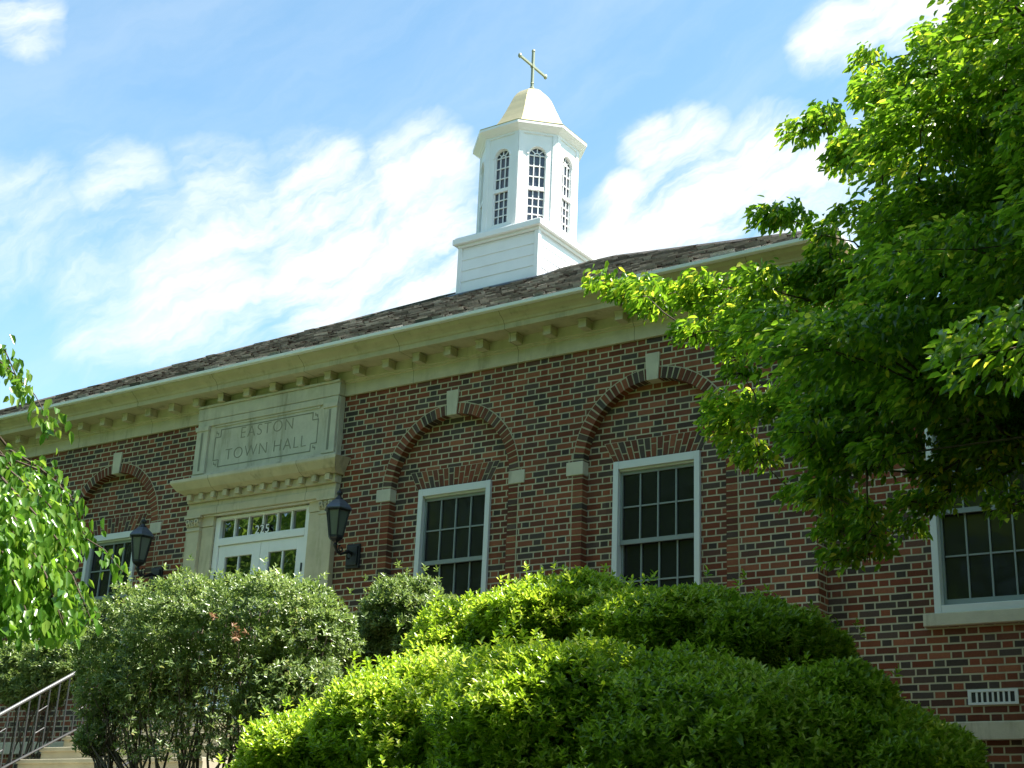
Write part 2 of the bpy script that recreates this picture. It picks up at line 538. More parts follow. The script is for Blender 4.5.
DX0, DX1, DZ = -13.00, -11.42, 5.70        # door opening
edges = [X0] + [e for c in BAYS for e in (c - RW, c + RW)] + [X1]
for i in range(0, len(edges), 2):
    a, b = edges[i], edges[i + 1]
    if a < -12.2 < b:
        wq(a, DX0, Z0, ZF + .02); wq(DX1, b, Z0, ZF + .02); wq(DX0, DX1, DZ, ZF + .02); wq(DX0, DX1, Z0, 3.17)
    else:
        wq(a, b, Z0, ZF + .02)
NA = 28
for c in BAYS:
    pts = [(c - RW * math.cos(math.pi * k / NA), SP + RW * math.sin(math.pi * k / NA)) for k in range(NA + 1)]
    for (xa, za), (xb, zb) in zip(pts, pts[1:]):
        mb.face([(xa, 0, za), (xb, 0, zb), (xb, 0, ZF + .02), (xa, 0, ZF + .02)])
    wq(c - RW, c + RW, Z0, 2.85)
    # recessed panel with window hole
    for (a, b, z0, z1) in ((c - RO, c - .485, 2.9, ZF), (c + .485, c + RO, 2.9, ZF), (c - .485, c + .485, WTOP - .015, ZF), (c - .485, c + .485, 2.9, WSILL)):
        wq(a, b, z0, min(z1, 6.72), REC)
# side and back walls
mb.face([(X1, 0, Z0), (X1, YB, Z0), (X1, YB, ZF + .02), (X1, 0, ZF + .02)])
mb.face([(X0, YB, Z0), (X0, 0, Z0), (X0, 0, ZF + .02), (X0, YB, ZF + .02)])
mb.face([(X1, YB, Z0), (X0, YB, Z0), (X0, YB, ZF + .02), (X1, YB, ZF + .02)])
mb.build('wall', MAT['brick'], hall)

# wing to the right, set back
WY, WX1, WZT = 0.22, 3.2, 6.35
mb = MB()
W4 = -3.53
for (a, b, z0, z1) in ((X1 + .003, W4 - .485, Z0, WZT), (W4 + .485, WX1, Z0, WZT), (W4 - .485, W4 + .485, Z0, WSILL), (W4 - .485, W4 + .485, WTOP - .015, WZT)):
    wq(a, b, z0, z1, WY)
mb.face([(WX1, WY, Z0), (WX1, YB - 1, Z0), (WX1, YB - 1, WZT), (WX1, WY, WZT)])
mb.face([(WX1, YB - 1, Z0), (X1, YB - 1, Z0), (X1, YB - 1, WZT), (WX1, YB - 1, WZT)])
mb.face([(X1 + .003, WY, WZT), (WX1, WY, WZT), (WX1, YB - 1, WZT), (X1 + .003, YB - 1, WZT)])
mb.build('wing_wall', MAT['brick'], hall)
mb = MB()
mb.box(X1 + .006, WX1 + .08, WY - .08, WY + .25, WZT + .004, WZT + .3)
mb.box(X1 + .006, WX1 + .14, WY - .14, WY + .3, WZT + .304, WZT + .38)
mb.build('wing_cornice', MAT['stone'], hall, .006)

# water table (stone band)
mb = MB()
for (a, b) in ((X0 - .04, BAYS[0] - 1.1), (BAYS[0] - 1.1, -13.4), (-11.0, X1 + .04)):
    mb.box(a, b, -.045, -.002, 2.85, 3.0)
mb.box(X1 + .045, WX1 + .04, WY - .05, WY - .002, 2.85, 3.005)
mb.box(X1 + .002, X1 + .04, -.001, WY - .052, 2.85, 3.0)
mb.build('water_table', MAT['stone_n'], hall, .008)

# arches, strips, imposts, keystones, jack arches
for bi, c in enumerate(BAYS):
    mo = MB()
    seg = 40
    for k in range(seg):
        a0, a1 = math.pi * k / seg, math.pi * (k + 1) / seg
        P = lambda r, a, y: (c - r * math.cos(a), y, SP + r * math.sin(a))
        mo.hexa([P(RI + .004, a0, -.0015), P(RI + .004, a1, -.0015), P(RO, a1, -.0015), P(RO, a0, -.0015)],
                [P(RI + .004, a0, REC + .01), P(RI + .004, a1, REC + .01), P(RO, a1, REC + .01), P(RO, a0, REC + .01)])
    for sgn in (-1, 1):
        xa, xb = sorted((c + sgn * (RI + .004), c + sgn * RO))
        mo.box(xa, xb, -.0015, REC + .01, 3.002, SP)
    arch = mo.build('brick_arch', MAT['mortar'], hall)
    vo = MB()
    nb = 41
    for k in range(nb):
        a0, a1 = math.pi * (k + .12) / nb, math.pi * (k + .88) / nb
        a0 += RNG.normal() * .002; a1 += RNG.normal() * .002
        y0 = -.0055 - abs(RNG.normal()) * .001
        P = lambda r, a, y: (c - r * math.cos(a), y, SP + r * math.sin(a))
        ro = RO - .012 + RNG.normal() * .002
        rr = RNG.random() * .95
        vo.hexa([P(RI, a0, y0), P(RI, a1, y0), P(ro, a1, y0), P(ro, a0, y0)],
                [P(RI, a0, REC), P(RI, a1, REC), P(ro, a1, REC), P(ro, a0, REC)], rr)
    vo.build('voussoirs', MAT['voussoir'], arch)
    for sgn in (-1, 1):
        st = MB()
        z = 3.01
        while z < 5.60:
            xa, xb = sorted((c + sgn * RI, c + sgn * (RO - .014 + RNG.normal() * .001)))
            zt = min(z + .0535, 5.603)
            st.box(xa, xb, -.0055 - abs(RNG.normal()) * .001, REC, z, zt, RNG.random() * .95)
            z += .0677
        st.build('pier_strip', MAT['voussoir'], arch)
    for sgn in (-1, 1):
        ib = MB()
        xa, xb = sorted((c + sgn * (RI - .003), c + sgn * 1.03))
        ib.box(xa, xb, -.012, REC + .012, 5.61, 5.757)
        ib.build('impost_block', MAT['stone_n'], arch, .006)
    kb = MB()
    fr = [(c - .068, -.02, 6.522), (c + .068, -.02, 6.522), (c + .086, -.02, 6.82), (c - .086, -.02, 6.82)]
    kb.hexa(fr, [(x, REC + .02, z) for x, y, z in fr])
    kb.build('keystone', MAT['stone_n'], arch, .006)
    jm = MB()
    zb, zt, hb, ht = WTOP + .012, WTOP + .222, .515, .63
    jm.hexa([(c - hb, REC - .0015, zb), (c + hb, REC - .0015, zb), (c + ht, REC - .0015, zt), (c - ht, REC - .0015, zt)],
            [(c - hb, REC + .03, zb), (c + hb, REC + .03, zb), (c + ht, REC + .03, zt), (c - ht, REC + .03, zt)])
    jm.build('jack_arch_mortar', MAT['mortar'], arch)
    ja = MB()
    nj = 16
    for k in range(nj):
        ta, tb = (k + .11) / nj, (k + .89) / nj
        X = lambda t, v: c + (2 * t - 1) * (hb + (ht - hb) * v)
        cut = .66 if k % 2 else .34
        for v0, v1 in ((.0, cut - .035), (cut + .035, .965)):
            z0, z1 = zb + (zt - zb) * v0, zb + (zt - zb) * v1
            y0 = REC - .0055 - abs(RNG.normal()) * .001
            fr = [(X(ta, v0), y0, z0), (X(tb, v0), y0, z0), (X(tb, v1), y0, z1), (X(ta, v1), y0, z1)]
            ja.hexa(fr, [(x, REC + .02, z) for x, y, z in fr], .16 + RNG.random() * .8 if RNG.random() > .18 else .1)
    ja.build('jack_arch', MAT['voussoir'], arch)


# windows
def window(cx, yw, label=None):
    f = MB()
    y0, y1 = yw - .035, yw + .13
    f.box(cx - WH, cx - WH + .062, y0, y1, WSILL, WTOP)
    f.box(cx + WH - .062, cx + WH, y0, y1, WSILL, WTOP)
    f.box(cx - WH + .0625, cx + WH - .0625, y0 + .002, y1, WTOP - .085, WTOP - .001)
    f.box(cx - WH + .0625, cx + WH - .0625, y0 + .002, y1, WSILL + .001, WSILL + .07)
    # inner stop bead (head only)
    f.box(cx - WH + .0628, cx + WH - .0628, y0 + .03, y1 - .01, WTOP - .105, WTOP - .0855)
    fr = f.build('window', MAT['trim'], hall, .004)
    if label: fr['label'] = label
    xa, xb = cx - WH + .0628, cx + WH - .0628
    zm = 4.865
    for name, z0, z1, yy in (('upper_sash', zm - .022, WTOP - .1055, y0 + .055), ('lower_sash', WSILL + .0708, zm + .022, y0 + .088)):
        q = MB()
        sw = .024
        q.box(xa, xa + sw, yy, yy + .03, z0, z1)
        q.box(xb - sw, xb, yy, yy + .03, z0, z1)
        bot = .046 if name == 'upper_sash' else .062
        q.box(xa + sw + .0004, xb - sw - .0004, yy - .001, yy + .03, z0, z0 + bot)
        q.box(xa + sw + .0004, xb - sw - .0004, yy + .001, yy + .03, z1 - .034, z1)
        za, zb = z0 + bot, z1 - .034
        zmid = (za + zb) / 2
        for k in range(1, 4):
            x = xa + sw + (xb - xa - 2 * sw) * k / 4
            q.box(x - .0075, x + .0075, yy + .004, yy + .022, za + .0004, zb - .0004)
        for k in range(4):
            xl = xa + sw + (xb - xa - 2 * sw) * k / 4 + .0094
            xr = xa + sw + (xb - xa - 2 * sw) * (k + 1) / 4 - .0094
            q.box(xl, xr, yy + .005, yy + .021, zmid - .0075, zmid + .0075)
        q.build(name, MAT['sash'], fr)
        g = MB()
        g.box(xa + .01, xb - .01, yy + .0235, yy + .0265, z0 + .01, z1 - .01)
        g.build('glass', MAT['pane'], fr)
    s_ = MB()
    sy = yw - .06
    s_.box(cx - WH - .1, cx + WH + .1, sy, yw + .08, WSILL - .115, WSILL - .001)
    s_.build('stone_sill', MAT['stone_n'], fr, .008)


for c in BAYS:
    window(c + (.03 if c == -9.37 else 0), REC)
window(W4, WY)

# wall vent
mb = MB()
vx0, vx1, vz0, vz1 = -3.79, -3.365, 3.145, 3.275
vy = WY - .018
mb.box(vx0, vx1, vy, WY - .002, vz0, vz0 + .022)
mb.box(vx0, vx1, vy, WY - .002, vz1 - .022, vz1)
mb.box(vx0, vx0 + .03, vy, WY - .002, vz0 + .0222, vz1 - .0222)
mb.box(vx1 - .03, vx1, vy, WY - .002, vz0 + .0222, vz1 - .0222)
for k in range(1, 8):
    x = vx0 + .03 + (vx1 - vx0 - .06) * k / 8
    mb.box(x - .009, x + .009, vy + .002, WY - .002, vz0 + .0222, vz1 - .0222)
vent = mb.build('wall_vent', MAT['trim'], hall, .002)
mb = MB()
mb.box(vx0 + .03, vx1 - .03, WY - .0045, WY - .0015, vz0 + .02, vz1 - .02)
mb.build('vent_opening', MAT['iron'], vent)

# entablature: profile (outward, height above brick top) swept round the block
mb = MB()
prof = [(.0, -.004), (.03, -.004), (.03, .145), (.05, .155), (.05, .17), (.065, .178), (.065, .29), (.31, .292), (.32, .296), (.32, .355),
        (.335, .362), (.345, .385), (.375, .41), (.415, .43), (.435, .455), (.45, .462), (.45, .50), (.2, .52)]
loops = [[(X0 - o, -o, ZF + h), (X1 + o, -o, ZF + h), (X1 + o, YB + o, ZF + h), (X0 - o, YB + o, ZF + h)] for o, h in prof]
for A, B in zip(loops, loops[1:]):
    for k in range(4):
        k2 = (k + 1) % 4
        mb.face([A[k], A[k2], B[k2], B[k]])
ent = mb.build('cornice', MAT['stone'], hall)
x = X0 + .1
while x < X1 + .02:
    q = MB()
    out = .2
    q.box(x - .05, x + .05, -out, -.066, ZF + .185, ZF + .289)
    q.box(x - .058, x + .058, -out - .008, -.066, ZF + .268, ZF + .2895)
    q.build('modillion', MAT['stone'], ent, .006)
    x += .452
for yy in (.35, .80, 1.25, 1.70):
    q = MB()
    q.box(X1 + .066, X1 + .2, yy - .05, yy + .05, ZF + .185, ZF + .289)
    q.build('modillion', MAT['stone'], ent, .006)
mb = MB()
gp = [(.452, .466), (.49, .468), (.50, .475), (.505, .508), (.495, .513), (.455, .513)]
loops = [[(X0 - o, -o, ZF + h), (X1 + o, -o, ZF + h), (X1 + o, YB + o, ZF + h), (X0 - o, YB + o, ZF + h)] for o, h in gp]
for A, B in zip(loops, loops[1:]):
    for k in range(4):
        k2 = (k + 1) % 4
        mb.face([A[k], A[k2], B[k2], B[k]])
mb.build('gutter', MAT['gutter'], hall)

# roof: hipped, real shingles on the faces one can see
ZE, SL, OE = ZF + .512, .568, .47
RY = 5.4
RISE = (RY + OE) * SL
ex0, ex1, ey0, ey1 = X0 - OE, X1 + OE, -OE, YB + OE
run = RY + OE
ridgeL, ridgeR = (ex0 + run, RY, ZE + RISE), (ex1 - run, RY, ZE + RISE)
mb = MB()
A, B, Cc, Dd = (ex0, ey0, ZE), (ex1, ey0, ZE), (ex1, ey1, ZE), (ex0, ey1, ZE)
mb.face([A, B, ridgeR, ridgeL], .3); mb.face([B, Cc, ridgeR], .3); mb.face([Cc, Dd, ridgeL, ridgeR], .3); mb.face([Dd, A, ridgeL], .3)


def shingles(p0, p1, inward):
    """p0->p1 eave line, inward: horizontal unit vector up the slope; hips at 45 degrees"""
    p0, p1, inward = Vector(p0), Vector(p1), Vector(inward)
    along = (p1 - p0)
    Ltot = along.length
    along.normalize()
    nrm = along.cross(inward + Vector((0, 0, SL))).normalized()
    exposure = .135
    rows = int(run / exposure)
    for r in range(rows + 1):
        t0, t1 = r * exposure, min((r + 1.25) * exposure, run)
        a, b = t0, Ltot - t0
        x = a - RNG.random() * .12
        while x < b:
            wd = .09 + RNG.random() ** 1.5 * .22
            xa, xb = max(x, a), min(x + wd - .008, b)
            x += wd
            if xb - xa < .02:
                continue
            lift0, lift1 = .022 + RNG.random() ** 2 * .035, .006
            j = RNG.normal() * .008
            pts = []
            xc_, xd_ = max(xa, t1), min(xb, Ltot - t1)
            if xd_ < xc_:
                continue
            for (xx, tt, lf) in ((xa, t0 + j, lift0), (xb, t0 + j, lift0), (xd_, t1, lift1), (xc_, t1, lift1)):
                pts.append(p0 + along * xx + (inward + Vector((0, 0, SL))) * tt + nrm * lf)
            low = [pts[0] - nrm * lift0 * .9, pts[1] - nrm * lift0 * .9]
            rv = RNG.random()
            mb.face(pts, rv)
            mb.face([low[0], low[1], pts[1], pts[0]], rv)


shingles(A, B, (0, 1, 0))
shingles(B, Cc, (-1, 0, 0))
shingles(Dd, A, (1, 0, 0))
mb.tube([B, ridgeR], .045, 6); mb.tube([A, ridgeL], .045, 6); mb.tube([ridgeL, ridgeR], .05, 6)
mb.build('roof', MAT['roof'], hall)

# ------------------------------------------------------------------ cupola (part of the hall)
CX, CY = -12.2, 5.4
mb = MB()
hb = .78
z = 9.7
mb.box(CX - hb + .03, CX + hb - .03, CY - hb + .03, CY + hb - .03, 9.6, 11.25)
bd = .19
while z < 11.24:
    zt = min(z + bd, 11.245)
    o0, o1 = hb - .010, hb - .020
    lo = [(CX - o0, CY - o0, z), (CX + o0, CY - o0, z), (CX + o0, CY + o0, z), (CX - o0, CY + o0, z)]
    hi = [(CX - o1, CY - o1, zt), (CX + o1, CY - o1, zt), (CX + o1, CY + o1, zt), (CX - o1, CY + o1, zt)]
    mb.poly(lo + hi, [(0, 1, 5, 4), (1, 2, 6, 5), (2, 3, 7, 6), (3, 0, 4, 7), (3, 2, 1, 0)])
    z += bd
for sx in (-1, 1):
    for sy in (-1, 1):
        xa, xb = sorted((CX + sx * (hb - .07), CX + sx * (hb + .006)))
        ya, yb = sorted((CY + sy * (hb - .07), CY + sy * (hb + .006)))
        mb.box(xa, xb, ya, yb, 9.6, 11.247)
cup = mb.build('cupola', MAT['white'], hall)
mb = MB()
zf_ = lambda y: ZE + SL * (y + OE)
for sx in (-1, 1):
    xa, xb = sorted((CX + sx * (hb + .008), CX + sx * (hb + .13)))
    mb.hexa([(xa, CY - hb - .14, zf_(CY - hb - .14) + .05), (xb, CY - hb - .14, zf_(CY - hb - .14) + .05), (xb, CY, zf_(CY) + .05), (xa, CY, zf_(CY) + .05)],
            [(xa, CY - hb - .14, zf_(CY - hb - .14) + .02), (xb, CY - hb - .14, zf_(CY - hb - .14) + .02), (xb, CY, zf_(CY) + .02), (xa, CY, zf_(CY) + .02)])
mb.hexa([(CX - hb - .006, CY - hb - .14, zf_(CY - hb - .14) + .051), (CX + hb + .006, CY - hb - .14, zf_(CY - hb - .14) + .051), (CX + hb + .006, CY - hb - .012, zf_(CY - hb) + .051), (CX - hb - .006, CY - hb - .012, zf_(CY - hb) + .051)],
        [(CX - hb - .006, CY - hb - .14, zf_(CY - hb - .14) + .02), (CX + hb + .006, CY - hb - .14, zf_(CY - hb - .14) + .02), (CX + hb + .006, CY - hb - .012, zf_(CY - hb) + .02), (CX - hb - .006, CY - hb - .012, zf_(CY - hb) + .02)])
mb.build('flashing', MAT['cowl'], cup)
mb = MB()
mb.box(CX - .80, CX + .80, CY - .80, CY + .80, 11.25, 11.30)
mb.box(CX - .86, CX + .86, CY - .86, CY + .86, 11.302, 11.40)
mb.box(CX - .83, CX + .83, CY - .83, CY + .83, 11.402, 11.43)
mb.build('base_cap', MAT['white'], cup, .008)
OCT = math.pi / 8
cr = lambda a: a / math.cos(OCT)
DA = .775
mb = MB()
# drum walls with arched window holes: each face as strips round the opening
WW, WB, WS = .145, 11.50, 12.73         # window half width, bottom, spring


def face_frame(k):
    a = k * math.pi / 4
    nrm = Vector((math.cos(a), math.sin(a), 0))
    tan = Vector((-math.sin(a), math.cos(a), 0))
    return Vector((CX, CY, 0)) + nrm * DA, tan, nrm


half = DA * math.tan(OCT)
ZD0, ZD1 = 11.431, 13.20
for k in range(8):
    o, t, nr = face_frame(k)
    P = lambda u, z, d=0.0: o + t * u + Vector((0, 0, z)) + nr * d
    mb.face([P(-half, ZD0), P(-WW, ZD0), P(-WW, ZD1), P(-half, ZD1)])
    mb.face([P(WW, ZD0), P(half, ZD0), P(half, ZD1), P(WW, ZD1)])
    mb.face([P(-WW, ZD0), P(WW, ZD0), P(WW, WB), P(-WW, WB)])
    pts = [(-WW * math.cos(math.pi * q / 12), WS + WW * math.sin(math.pi * q / 12)) for q in range(13)]
    for (ua, za), (ub, zb) in zip(pts, pts[1:]):
        mb.face([P(ua, za), P(ub, zb), P(ub, ZD1), P(ua, ZD1)])
        mb.face([P(ua, za), P(ua, za, -.07), P(ub, zb, -.07), P(ub, zb)])
    for u in (-WW, WW):
        mb.face([P(u, WB), P(u, WB, -.07), P(u, WS, -.07), P(u, WS)])
    mb.face([P(-WW, WB), P(WW, WB), P(WW, WB, -.07), P(-WW, WB, -.07)])
    # corner pilaster boards
    for u0, u1 in ((-half, -half + .075), (half - .075, half)):
        mb.hexa([P(u0, ZD0, .014), P(u1, ZD0, .014), P(u1, ZD1, .014), P(u0, ZD1, .014)], [P(u0, ZD0), P(u1, ZD0), P(u1, ZD1), P(u0, ZD1)])
    # arch moulding
    for q in range(12):
        a0, a1 = math.pi * q / 12, math.pi * (q + 1) / 12
        Q = lambda r, a, d: P(-r * math.cos(a), WS + r * math.sin(a), d)
        mb.hexa([Q(WW + .002, a0, .012), Q(WW + .002, a1, .012), Q(WW + .032, a1, .012), Q(WW + .032, a0, .012)],
                [Q(WW + .002, a0, 0), Q(WW + .002, a1, 0), Q(WW + .032, a1, 0), Q(WW + .032, a0, 0)])
mb.build('drum', MAT['white'], cup)
for k in range(8):
    o, t, nr = face_frame(k)
    P = lambda u, z, d=0.0: o + t * u + Vector((0, 0, z)) + nr * d
    q = MB()

    def bar(u0, u1, z0, z1, d0=-.052, d1=-.034):
        q.hexa([P(u0, z0, d1), P(u1, z0, d1), P(u1, z1, d1), P(u0, z1, d1)], [P(u0, z0, d0), P(u1, z0, d0), P(u1, z1, d0), P(u0, z1, d0)])
    zr = 12.13
    for u in (-WW / 3, WW / 3):
        bar(u - .008, u + .008, WB, WS + .02)
    for u in (-WW + .008, WW - .008):
        bar(u - .009, u + .009, WB, WS)
    bar(-WW, WW, zr - .03, zr + .03, -.052, -.01)
    bar(-WW, WW, WB, WB + .03, -.052, -.01)
    for z in [zr + .03 + (WS - zr - .03) * i / 3 for i in (1, 2, 3)] + [WB + .03 + (zr - .06 - WB) * i / 4 for i in (1, 2, 3)]:
        bar(-WW, WW, z - .008, z + .008, -.051, -.033)
    # fan
    for a in (45, 90, 135):
        ca, sa = math.cos(math.radians(a)), math.sin(math.radians(a))
        p0, p1 = (ca * .045, sa * .045), (ca * WW, sa * WW)
        w_ = .007
        off = (-sa * w_, ca * w_)
        qs = [(p0[0] - off[0], p0[1] - off[1]), (p1[0] - off[0], p1[1] - off[1]), (p1[0] + off[0], p1[1] + off[1]), (p0[0] + off[0], p0[1] + off[1])]
        q.hexa([P(u, WS + zz, -.034) for u, zz in qs], [P(u, WS + zz, -.052) for u, zz in qs])
    for i in range(8):
        a0, a1 = math.pi * i / 8, math.pi * (i + 1) / 8
        for r0, r1 in ((.038, .053), (WW - .012, WW + .001)):
            Q = lambda r, a, d: P(-r * math.cos(a), WS + r * math.sin(a), d)
            q.hexa([Q(r0, a0, -.033), Q(r0, a1, -.033), Q(r1, a1, -.033), Q(r1, a0, -.033)], [Q(r0, a0, -.051), Q(r0, a1, -.051), Q(r1, a1, -.051), Q(r1, a0, -.051)])
    pts = [P(-WW, WB, -.056), P(WW, WB, -.056)] + [P(WW * math.cos(math.pi * i / 10), WS + WW * math.sin(math.pi * i / 10), -.056) for i in range(11)]
    q.face(pts, 0, 1)
    q.build('cupola_window', [MAT['white'], MAT['cupglass']], cup)
mb = MB()
mb.lathe([(cr(.70), 13.10), (cr(.79), 13.10), (cr(.79), 13.14), (cr(.81), 13.15), (cr(.83), 13.17), (cr(.875), 13.20), (cr(.895), 13.215), (cr(.91), 13.22), (cr(.91), 13.262), (cr(.6), 13.29)], CX, CY, 8, OCT)
mb.build('drum_cornice', MAT['white'], cup)
mb = MB()
pr = [(.91, 13.264), (.915, 13.275), (.74, 13.32), (.67, 13.40), (.61, 13.50), (.54, 13.63), (.47, 13.78), (.43, 13.88), (.395, 13.96), (.36, 14.05), (.325, 14.13), (.283, 14.20), (.225, 14.27), (.155, 14.325), (.075, 14.365), (.03, 14.375)]
mb.lathe([(cr(r), z) for r, z in pr], CX, CY, 8, OCT)
mb.build('dome', MAT['gold'], cup)
mb = MB()
mb.lathe([(.028, 14.38), (.045, 14.40), (.045, 14.425), (.026, 14.44)], CX, CY, 10)
mb.box(CX - .021, CX + .021, CY - .021, CY + .021, 14.43, 15.16)
zc = 14.855
for y0_, y1_ in ((CY - .40, CY - .0215), (CY + .0215, CY + .40)):
    mb.box(CX - .017, CX + .017, y0_, y1_, zc - .021, zc + .021)
mb.box(CX - .027, CX + .027, CY - .036, CY + .036, zc - .036, zc + .036)
for yy in (CY - .40, CY + .40):
    mb.lathe([(.008, zc - .05), (.03, zc - .028), (.036, zc), (.03, zc + .028), (.008, zc + .05)], CX, yy, 8)
mb.lathe([(.008, 15.12), (.034, 15.145), (.03, 15.175), (.008, 15.195)], CX, CY, 8)
mb.lathe([(.024, 14.50), (.036, 14.515), (.024, 14.53)], CX, CY, 8)
mb.build('cross', MAT['cross'], cup, .006)

# ------------------------------------------------------------------ entrance surround (part of the hall)
EX = -12.2
mb = MB()
# frieze over the door, dentil course and name-panel block butted one on another
mb.box(EX - 1.24, EX + 1.24, -.10, -.002, 5.735, 5.83)
mb.box(EX - 1.23, EX + 1.23, -.085, -.002, 5.832, 5.90)
mb.box(EX - 1.24, EX + 1.24, -.12, -.002, 5.902, 6.005)
mb.hexa([(EX - 1.25, -.14, 6.007), (EX + 1.25, -.14, 6.007), (EX + 1.37, -.29, 6.06), (EX - 1.37, -.29, 6.06)][:0] or
        [(EX - 1.27, -.002, 6.007), (EX - 1.27, -.16, 6.007), (EX - 1.33, -.24, 6.045), (EX - 1.38, -.30, 6.12), (EX - 1.39, -.31, 6.135), (EX - 1.39, -.31, 6.175), (EX - 1.36, -.002, 6.21)],
        [(EX + 1.27, -.002, 6.007), (EX + 1.27, -.16, 6.007), (EX + 1.33, -.24, 6.045), (EX + 1.38, -.30, 6.12), (EX + 1.39, -.31, 6.135), (EX + 1.39, -.31, 6.175), (EX + 1.36, -.002, 6.21)])
sur = mb.build('door_surround', MAT['stone'], hall, .006)
for k in range(12):
    x = EX - 1.16 + 2.32 * k / 11
    q = MB()
    q.box(x - .037, x + .037, -.175, -.121, 5.925, 6.004)
    q.build('dentil', MAT['stone'], sur, .004)
for sgn in (-1, 1):
    q = MB()
    xa, xb = sorted((EX + sgn * .80, EX + sgn * 1.0))
    xc, xd = sorted((EX + sgn * 1.003, EX + sgn * 1.225))
    q.box(xa, xb, -.035, -.002, 3.0, 5.59)
    q.box(xc, xd, -.085, -.002, 3.0, 5.59)
    q.box(xc - .008, xd + .008, -.097, -.002, 5.535, 5.56)
    q.build('pilaster', MAT['stone'], sur, .006)
    q = MB()
    q.box(xc - .004, xd + .004, -.09, -.002, 5.593, 5.70)
    q.box(xa, xb, -.045, -.002, 5.593, 5.733)
    q.box(xc - .03, xd + .03, -.12, -.002, 5.702, 5.733)
    for xx in (xc + .035, xd - .035, (xc + xd) / 2):
        r_ = .033 if xx != (xc + xd) / 2 else .02
        ring = [(xx + r_ * math.cos(2 * math.pi * i / 14), -.118, 5.66 + r_ * math.sin(2 * math.pi * i / 14)) for i in range(14)]
        q.hexa(ring, [(x, -.085, z) for x, y, z in ring])
        r2 = r_ * .5
        ring = [(xx + r2 * math.cos(2 * math.pi * i / 10), -.122, 5.66 + r2 * math.sin(2 * math.pi * i / 10)) for i in range(10)]
        q.hexa(ring, [(x, -.1185, z) for x, y, z in ring], 0, 1)
    for i in range(5):
        xx = xc + .02 + (xd - xc - .04) * i / 4
        q.hexa([(xx - .018, -.1, 5.60), (xx + .018, -.1, 5.60), (xx + .012, -.112, 5.63), (xx, -.116, 5.645), (xx - .012, -.112, 5.63)],
               [(xx - .018, -.088, 5.60), (xx + .018, -.088, 5.60), (xx + .012, -.088, 5.63), (xx, -.088, 5.645), (xx - .012, -.088, 5.63)])
    q.build('capital', [MAT['stone'], MAT['groove_shade']], sur)
# name panel
mb = MB()
mb.box(EX - 1.2, EX + 1.2, -.10, -.002, 6.212, 6.985)
mb.box(EX - 1.215, EX + 1.215, -.125, -.1005, 6.212, 6.27)
mb.box(EX - 1.19, EX + 1.19, -.125, -.1005, 6.90, 6.985)
mb.box(EX - 1.205, EX + 1.205, -.13, -.031, 6.99, ZF + .15)
mb.box(EX - 1.215, EX + 1.215, -.15, -.031, ZF + .152, ZF + .182)
mb.box(EX - .9, EX + .9, -.112, -.1005, 6.87, 6.8985)
for sgn in (-1, 1):
    xa, xb = sorted((EX + sgn * .985, EX + sgn * 1.19))
    mb.box(xa, xb, -.135, -.1005, 6.272, 6.898)
    mb.box(xa - .012, xb + .012, -.15, -.1005, 6.84, 6.90)
pan = mb.build('name_panel', MAT['stone_n'], sur, .006)
mb = MB()
for sgn in (-1, 1):
    for dx in (.098,):
        x = EX + sgn * (.985 + dx + .003)
        mb.box(x - .017, x + .017, -.1375, -.1352, 6.31, 6.82)
# tablet outline with notched corners; groove shade painted as raised dark strips
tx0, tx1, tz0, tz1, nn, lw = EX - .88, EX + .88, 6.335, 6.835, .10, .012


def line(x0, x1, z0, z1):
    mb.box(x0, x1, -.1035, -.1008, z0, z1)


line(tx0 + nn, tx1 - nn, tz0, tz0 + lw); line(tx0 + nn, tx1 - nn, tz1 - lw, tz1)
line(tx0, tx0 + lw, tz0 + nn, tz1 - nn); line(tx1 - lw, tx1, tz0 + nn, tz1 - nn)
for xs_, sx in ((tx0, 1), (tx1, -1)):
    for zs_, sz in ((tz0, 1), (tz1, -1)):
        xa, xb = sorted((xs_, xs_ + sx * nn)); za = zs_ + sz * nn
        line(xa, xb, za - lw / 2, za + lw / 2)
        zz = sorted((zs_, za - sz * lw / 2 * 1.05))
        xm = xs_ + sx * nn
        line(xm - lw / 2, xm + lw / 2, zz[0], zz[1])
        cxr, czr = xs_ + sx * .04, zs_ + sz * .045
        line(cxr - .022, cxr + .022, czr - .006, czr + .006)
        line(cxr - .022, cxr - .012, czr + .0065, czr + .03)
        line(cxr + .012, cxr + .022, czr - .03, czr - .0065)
mb.build('groove_shade_lines', MAT['groove_shade'], pan)


def lettering(text, size, loc, mat, parent, name, spacing=1.0, offset=0.0, xs=1.0):
    cu = bpy.data.curves.new(name, 'FONT')
    cu.body = text
    cu.size = size
    cu.align_x = 'CENTER'
    cu.space_character = spacing
    cu.offset = offset
    cu.extrude = .0012
    ob = bpy.data.objects.new(name, cu)
    COL.objects.link(ob)
    bpy.context.view_layer.update()
    me = bpy.data.meshes.new_from_object(ob.evaluated_get(bpy.context.evaluated_depsgraph_get()))
    bpy.data.objects.remove(ob)
    co = np.zeros(len(me.vertices) * 3)
    me.vertices.foreach_get('co', co)
    co = co.reshape(-1, 3)
    out = np.stack([loc[0] + co[:, 0] * xs, loc[1] - co[:, 2], loc[2] + co[:, 1]], 1)
    me.vertices.foreach_set('co', out.ravel())
    me.materials.clear()
    me.materials.append(mat)
    me.update()
    return link(name, me, parent)


lettering('EASTON', .215, (EX + .02, -.1018, 6.668), MAT['letter_shade'], pan, 'lettering', 1.18, -.004)  # raised inlays; their darker colour paints the shade of cut letters
lettering('TOWN', .215, (EX - .30, -.1018, 6.412), MAT['letter_shade'], pan, 'lettering', 1.14, -.004)
lettering('HALL', .215, (EX + .43, -.1018, 6.412), MAT['letter_shade'], pan, 'lettering', 1.14, -.004)

